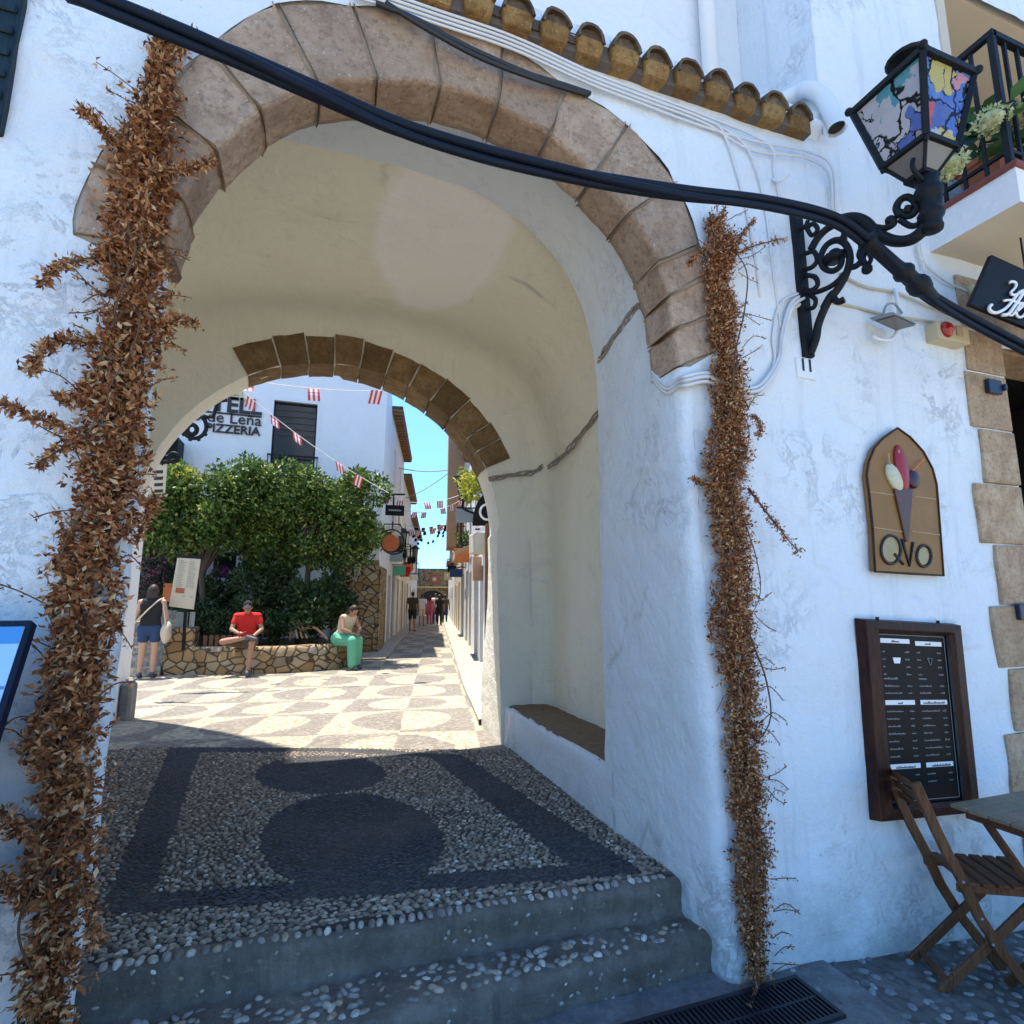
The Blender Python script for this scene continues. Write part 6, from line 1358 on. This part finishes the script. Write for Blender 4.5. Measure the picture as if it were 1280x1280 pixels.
def person(label, loc, rz, J, wear, hair, skin, vox=.0085, group=None, extra=None, slim=1.0):
    """J: joints in local metres (x right, y forward, z up); wear: list of (name, material, limbs, thickness)"""
    t = thing('person', label, 'person', loc, rz, group); b = MB(); J = {k: Vector(v) for k, v in J.items()}
    face = J.get('face', Vector((0,1,-.05))).normalized(); hd = J['head']; upv = (hd-J['neck']).normalized(); upv = (upv-face*upv.dot(face)*.6).normalized(); rt = face.cross(upv).normalized(); rot = Matrix((rt, face, upv)).transposed()
    LB = {}
    def seg(nm, a, c, r0, r1): LB.setdefault(nm, []).append((J[a] if isinstance(a, str) else a, J[c] if isinstance(c, str) else c, r0, r1))
    sh = .5*(J['shL']+J['shR']); hp_ = .5*(J['hipL']+J['hipR']); sw = (J['shR']-J['shL']).normalized()
    for k in (-1,-.35,.35,1):
        seg('torso', sh+sw*.105*k*slim-(sh-hp_).normalized()*.05, hp_.lerp(sh,.42)+sw*.068*k*slim, .082*slim, .078*slim); seg('torso', hp_.lerp(sh,.42)+sw*.068*k*slim, hp_+sw*.085*k*slim, .078*slim, .092*slim)
    seg('yoke', 'shL', sh, .058, .07); seg('yoke', 'shR', sh, .058, .07); seg('neckseg', sh, 'neck', .06, .048); seg('neckseg', 'neck', hd, .048, .05)
    for s in 'LR':
        seg('hips', 'hip'+s, hp_, .098*slim, .10*slim); seg('thigh', 'hip'+s, 'kn'+s, .088*slim, .056); seg('calf', 'kn'+s, J['kn'+s].lerp(J['an'+s],.35), .053, .055); seg('calf', J['kn'+s].lerp(J['an'+s],.35), 'an'+s, .055, .034)
        seg('foot', 'an'+s, 'toe'+s, .036, .028); seg('foot', J['an'+s], J['an'+s]+(J['an'+s]-J['toe'+s]).normalized()*.03+Vector((0,0,-.025)), .036, .034)
        seg('upperarm', 'sh'+s, 'el'+s, .052*slim, .040); seg('forearm', 'el'+s, 'wr'+s, .041, .026)
    for nm in list(LB):
        for a, c, r0, r1 in LB[nm]: caps(b, a, c, r0, r1)
    b.ball(hd+upv*.02, (.074,.092,.108), 16, 12, 0, rot); b.ball(hd+face*.018-upv*.062, (.052,.06,.05), 12, 8, 0, rot)   # skull, jaw
    caps(b, hd+face*.092+upv*.012, hd+face*.112-upv*.022, .009, .014, 8); b.ball(hd+face*.086-upv*.058, (.022,.012,.008), 8, 6, 0, rot)
    for s in (-1,1): b.ball(hd+rt*.078*s-upv*.0, (.010,.020,.030), 8, 6, 0, rot)
    for s, th in (('L',-1),('R',1)): hand(b, J['wr'+s], J.get('hd'+s, J['wr'+s]-J['el'+s]), J.get('pn'+s, Vector((0,-1,0)) if False else Vector((-th,0,0))), 1.0, .5, th)
    body = link_mesh(remeshed(b, vox), 'body', skin, t)
    b = MB()
    for s in (-1,1): b.ball(hd+face*.086+rt*.031*s+upv*.018, (.011,.007,.006), 8, 6, 0, rot)
    b.build('eyes', M['black_ink'], t, local=True)
    LB['footL'], LB['footR'] = LB['foot'][:2], LB['foot'][2:]; wear = [w_ for w_ in wear if w_[0] != 'shoes']+[('shoe', M['shoe'], [f_], .009) for f_ in ('footL','footR') if any(w_[0] == 'shoes' for w_ in wear)]
    for nm, m_, limbs, th in wear:
        b = MB()
        for l in limbs:
            l, f0, f1 = l if isinstance(l, tuple) else (l, 0, 1)
            for a, c, r0, r1 in LB[l]:
                a, c = Vector(a), Vector(c); caps(b, a.lerp(c,f0), a.lerp(c,f1), r0+(r1-r0)*f0+th, r0+(r1-r0)*f1+th)
        link_mesh(remeshed(b, vox*1.1), nm, m_, t)
    if hair:
        b = MB(); kind, m_ = hair
        b.ball(hd+upv*.032-face*.014, (.084,.098,.108), 16, 12, 0, rot)
        if kind in ('bob','long'): 
            for k in (-1,-.5,0,.5,1): caps(b, hd-face*(.06-.02*abs(k))+rt*.055*k+upv*.03, hd-face*(.07-.02*abs(k))+rt*.065*k-upv*(.10 if kind == 'bob' else .22), .04, .032)
        if kind == 'bun': b.ball(hd-face*.10+upv*.07, .05)
        hm = remeshed(b, vox); bm = bmesh.new(); bm.from_mesh(hm)
        dl = [v for v in bm.verts if (v.co-hd).dot(face) > .052 and (v.co-hd).dot(upv) < .075]; bmesh.ops.delete(bm, geom=dl, context='VERTS'); bm.to_mesh(hm); bm.free(); link_mesh(hm, 'cap' if kind == 'cap' else 'hair', m_, t)
        if kind == 'cap':
            b = MB(); b.ball(hd+face*.115+upv*.062, (.068,.075,.010), 14, 8, 0, rot); b.build('cap_peak', m_, t, smooth=True, local=True)
    if extra: extra(t, J)
    return t
def standing(h=1.66, swing=0, arm=.06):
    k = h/1.66
    J = dict(hipL=(-.085,0,.86),hipR=(.085,0,.86),knL=(-.095,.02+swing,.46),knR=(.095,.02-swing,.46),anL=(-.10,-.02+swing*1.3,.075),anR=(.10,-.02-swing*1.6,.075),toeL=(-.12,.13+swing*1.3,.03),toeR=(.12,.13-swing*1.4,.03),
             shL=(-.175,-.01,1.345),shR=(.175,-.01,1.345),neck=(0,0,1.42),head=(0,.02,1.535),elL=(-.225-arm*.3,-.04-swing*.5,1.07),elR=(.225+arm*.3,-.04+swing*.5,1.07),wrL=(-.235-arm*.4,.06-swing,.85),wrR=(.235+arm*.4,.06+swing,.85))
    return {a: tuple(x*k for x in v) for a, v in J.items()}
# woman with a canvas bag, seen from behind
J = standing(1.66); J['face'] = (.15,1,.02)
J['elR'] = (.25,.0,1.06); J['wrR'] = (.23,.16,.92); J['hipL'] = (-.092,0,.86); J['hipR'] = (.092,0,.86)
def bag(t, J):
    b = MB(); b.tube(bez([(-.20,-.10,1.00),(-.04,-.125,1.20),(.10,-.10,1.36),(.16,.0,1.405),(.15,.09,1.30)],6), .014, 6); b.tube(bez([(-.20,-.10,1.00),(-.245,.0,.97),(-.2,.11,1.0)],5), .014, 6); b.build('bag_strap', M['cloth_cream'], t, smooth=True, local=True)
wb = person('woman seen from behind in a black vest and denim shorts by the stairs', (A(182,842,9.72).x,9.72,gz(9.72)), 0, J, [('vest', M['cloth_black'], ['torso',('yoke',.35,1)], .010), ('shorts', M['cloth_denim'], ['hips',('thigh',0,.42)], .020), ('shoes', M['shoe'], ['foot'], .008)], ('bob', M['hair']), M['skin_pale'], extra=bag)
tb_ = thing('tote_bag', 'cream canvas shoulder bag hanging at the side of the woman in the black vest', 'bag', (wb.location.x+.27,wb.location.y,.75))
b = MB(); c = wb.location+Vector((.27,-.03,.80)); b.ball(c, (.085,.13,.21), 14, 10); b.rough(.02,6,4); b.build('pouch', M['cloth_cream'], tb_, smooth=True)
b = MB(); b.tube(bez([c+Vector((0,-.08,.15)), wb.location+Vector((.19,-.06,1.30)), wb.location+Vector((.17,.0,1.425)), wb.location+Vector((.19,.07,1.3)), c+Vector((0,.08,.15))],6), .014, 6); b.build('strap', M['cloth_cream'], tb_, smooth=True)
# man in red, ankle crossed over the knee
seat = .50
J = dict(hipL=(-.10,-.02,seat+.09),hipR=(.10,-.02,seat+.09),knL=(-.14,.38,seat+.10),anL=(-.10,.36,.08),toeL=(-.12,.52,.035),knR=(.36,.33,seat+.13),anR=(-.07,.40,seat+.205),toeR=(-.20,.44,seat+.17),
         shL=(-.185,.02,seat+.575),shR=(.185,.02,seat+.575),neck=(0,.04,seat+.64),head=(0,.10,seat+.74),elL=(-.27,.10,seat+.33),elR=(.25,.12,seat+.34),wrL=(-.15,.30,seat+.22),wrR=(.10,.33,seat+.28),face=(-.05,1,-.45),hdL=(.6,.7,.0),hdR=(-.8,.5,0),pnL=(.2,0,1),pnR=(0,0,1))
def phone(t, J):
    pass
mr = person('man in a red T-shirt and dark cap sitting cross-legged on the stone planter', (A(305,838,9.70).x,9.70,gz(9.7)), math.pi, {k: (v[0],v[1],v[2]) for k, v in J.items()}, [('shirt', M['cloth_red'], ['torso','yoke',('upperarm',0,.5)], .014), ('shorts', M['cloth_grey'], ['hips',('thigh',0,.8)], .018), ('shoes', M['shoe'], ['foot'], .010)], ('cap', M['cloth_black']), M['skin'], extra=None)
# woman in green, bowed over her lap
J = dict(hipL=(-.09,-.02,seat+.09),hipR=(.09,-.02,seat+.09),knL=(-.075,.38,seat+.06),anL=(-.07,.36,.08),toeL=(-.08,.50,.035),knR=(.075,.40,seat+.06),anR=(.08,.43,.08),toeR=(.09,.57,.035),
         shL=(-.16,.16,seat+.52),shR=(.16,.16,seat+.52),neck=(0,.21,seat+.575),head=(0,.30,seat+.65),elL=(-.22,.27,seat+.29),elR=(.22,.27,seat+.29),wrL=(-.07,.38,seat+.20),wrR=(.07,.38,seat+.22),face=(0,.75,-.65),pnL=(.3,0,1),pnR=(-.3,0,1))
wg = person('woman in a mint green skirt bowed forward on the right end of the stone planter', (A(426,836,10.02).x,10.02,gz(10)), R(218), J, [('top', M['cloth_cream'], ['torso',('yoke',.2,1)], .012), ('skirt', M['cloth_green'], ['hips','thigh',('calf',0,.9)], .056), ('shoes', M['shoe'], ['foot'], .006)], ('bob', M['hair']), M['skin'])
# strollers far down the street
def stroller(label, u, v, Y, h, rz, top, bottom, hair, skin, long=False, swing=.1):
    J = standing(h, swing); p = at(u, v, Y)
    person(label, (p.x, Y, gz(Y)), rz, J, [('top', M[top], ['torso','yoke',('upperarm',0,.5)], .016), ('trousers' if long else 'shorts', M[bottom], ['hips','thigh']+(['calf'] if long else []) if long else ['hips',('thigh',0,.75)], .018), ('shoes', M['shoe'], ['foot'], .010)], (hair, M['hair']), M[skin], .014, 'people walking down the street')
stroller('nearest stroller in the street, in a dark olive top and dark shorts', 515, 787, 22.6, 1.72, -SA, 'cloth_olive', 'cloth_black', 'short', 'skin', False, .12)
stroller('stroller in a white top and cream shorts behind the man in olive', 527, 778, 27.5, 1.66, -SA, 'cloth_white', 'cloth_cream', 'short', 'skin', False, -.12)
stroller('stroller dressed all in pink in the middle of the far group', 536.5, 776, 29.0, 1.60, -SA, 'cloth_pink', 'cloth_pink', 'long', 'skin', True, .08)
stroller('stroller in a white shirt and blue trousers right of the pink one', 544, 775, 29.6, 1.72, -SA, 'cloth_white', 'cloth_denim', 'short', 'skin', True, -.1)
stroller('stroller dressed in black at the right of the far group', 549, 774, 28.0, 1.64, -SA, 'cloth_black', 'cloth_black', 'bob', 'skin', True, .1)
stroller('last stroller in grey near the right-hand houses', 556, 772, 31, 1.66, -SA, 'cloth_grey', 'cloth_denim', 'short', 'skin', True, -.1)
# ------------------------------------------------------------------ daylight
SUN_EL, SUN_AZ = R(75.5), math.atan2(-.615, .79)     # azimuth measured from +Y towards +X
w = bpy.data.worlds.new('World'); SC.world = w; w.use_nodes = True; nt = w.node_tree
bg = nt.nodes['Background']; sky = nt.nodes.new('ShaderNodeTexSky'); sky.sky_type = 'NISHITA'; sky.sun_disc = False
sky.sun_elevation = SUN_EL; sky.sun_rotation = SUN_AZ; sky.air_density = 1.0; sky.altitude = 1800; sky.dust_density = .1; sky.ozone_density = 3.0
tn = nt.nodes.new('ShaderNodeMix'); tn.data_type = 'RGBA'; tn.blend_type = 'MULTIPLY'; tn.inputs[0].default_value = 1; tcw = nt.nodes.new('ShaderNodeTexCoord'); sxz = nt.nodes.new('ShaderNodeSeparateXYZ'); nt.links.new(tcw.outputs['Generated'], sxz.inputs[0]); rw = nt.nodes.new('ShaderNodeValToRGB'); nt.links.new(sxz.outputs[2], rw.inputs[0])   # a deep clear blue day, little haze at the horizon
rw.color_ramp.elements[0].position = .0; rw.color_ramp.elements[0].color = (.30,.50,.66,1); rw.color_ramp.elements[1].position = .62; rw.color_ramp.elements[1].color = (.80,.99,1.03,1); nt.links.new(rw.outputs[0], tn.inputs[7])
nt.links.new(sky.outputs[0], tn.inputs[6]); nt.links.new(tn.outputs[2], bg.inputs[0]); bg.inputs[1].default_value = .15
sd = bpy.data.lights.new('sun', 'SUN'); sd.energy = 3.1; sd.angle = R(.53); sd.color = (1, .92, .80)
so = bpy.data.objects.new('sun', sd); COL.objects.link(so)
dv = Vector((math.cos(SUN_EL)*math.sin(SUN_AZ), math.cos(SUN_EL)*math.cos(SUN_AZ), math.sin(SUN_EL)))
so.rotation_euler = dv.to_track_quat('Z', 'Y').to_euler(); so.location = (0,0,20)
SC.view_settings.view_transform = 'Standard'; SC.view_settings.look = 'None'; SC.view_settings.gamma = 1; SC.view_settings.exposure = 1.66
SC.cycles.max_bounces = 8; SC.cycles.diffuse_bounces = 5; SC.cycles.use_denoising = True
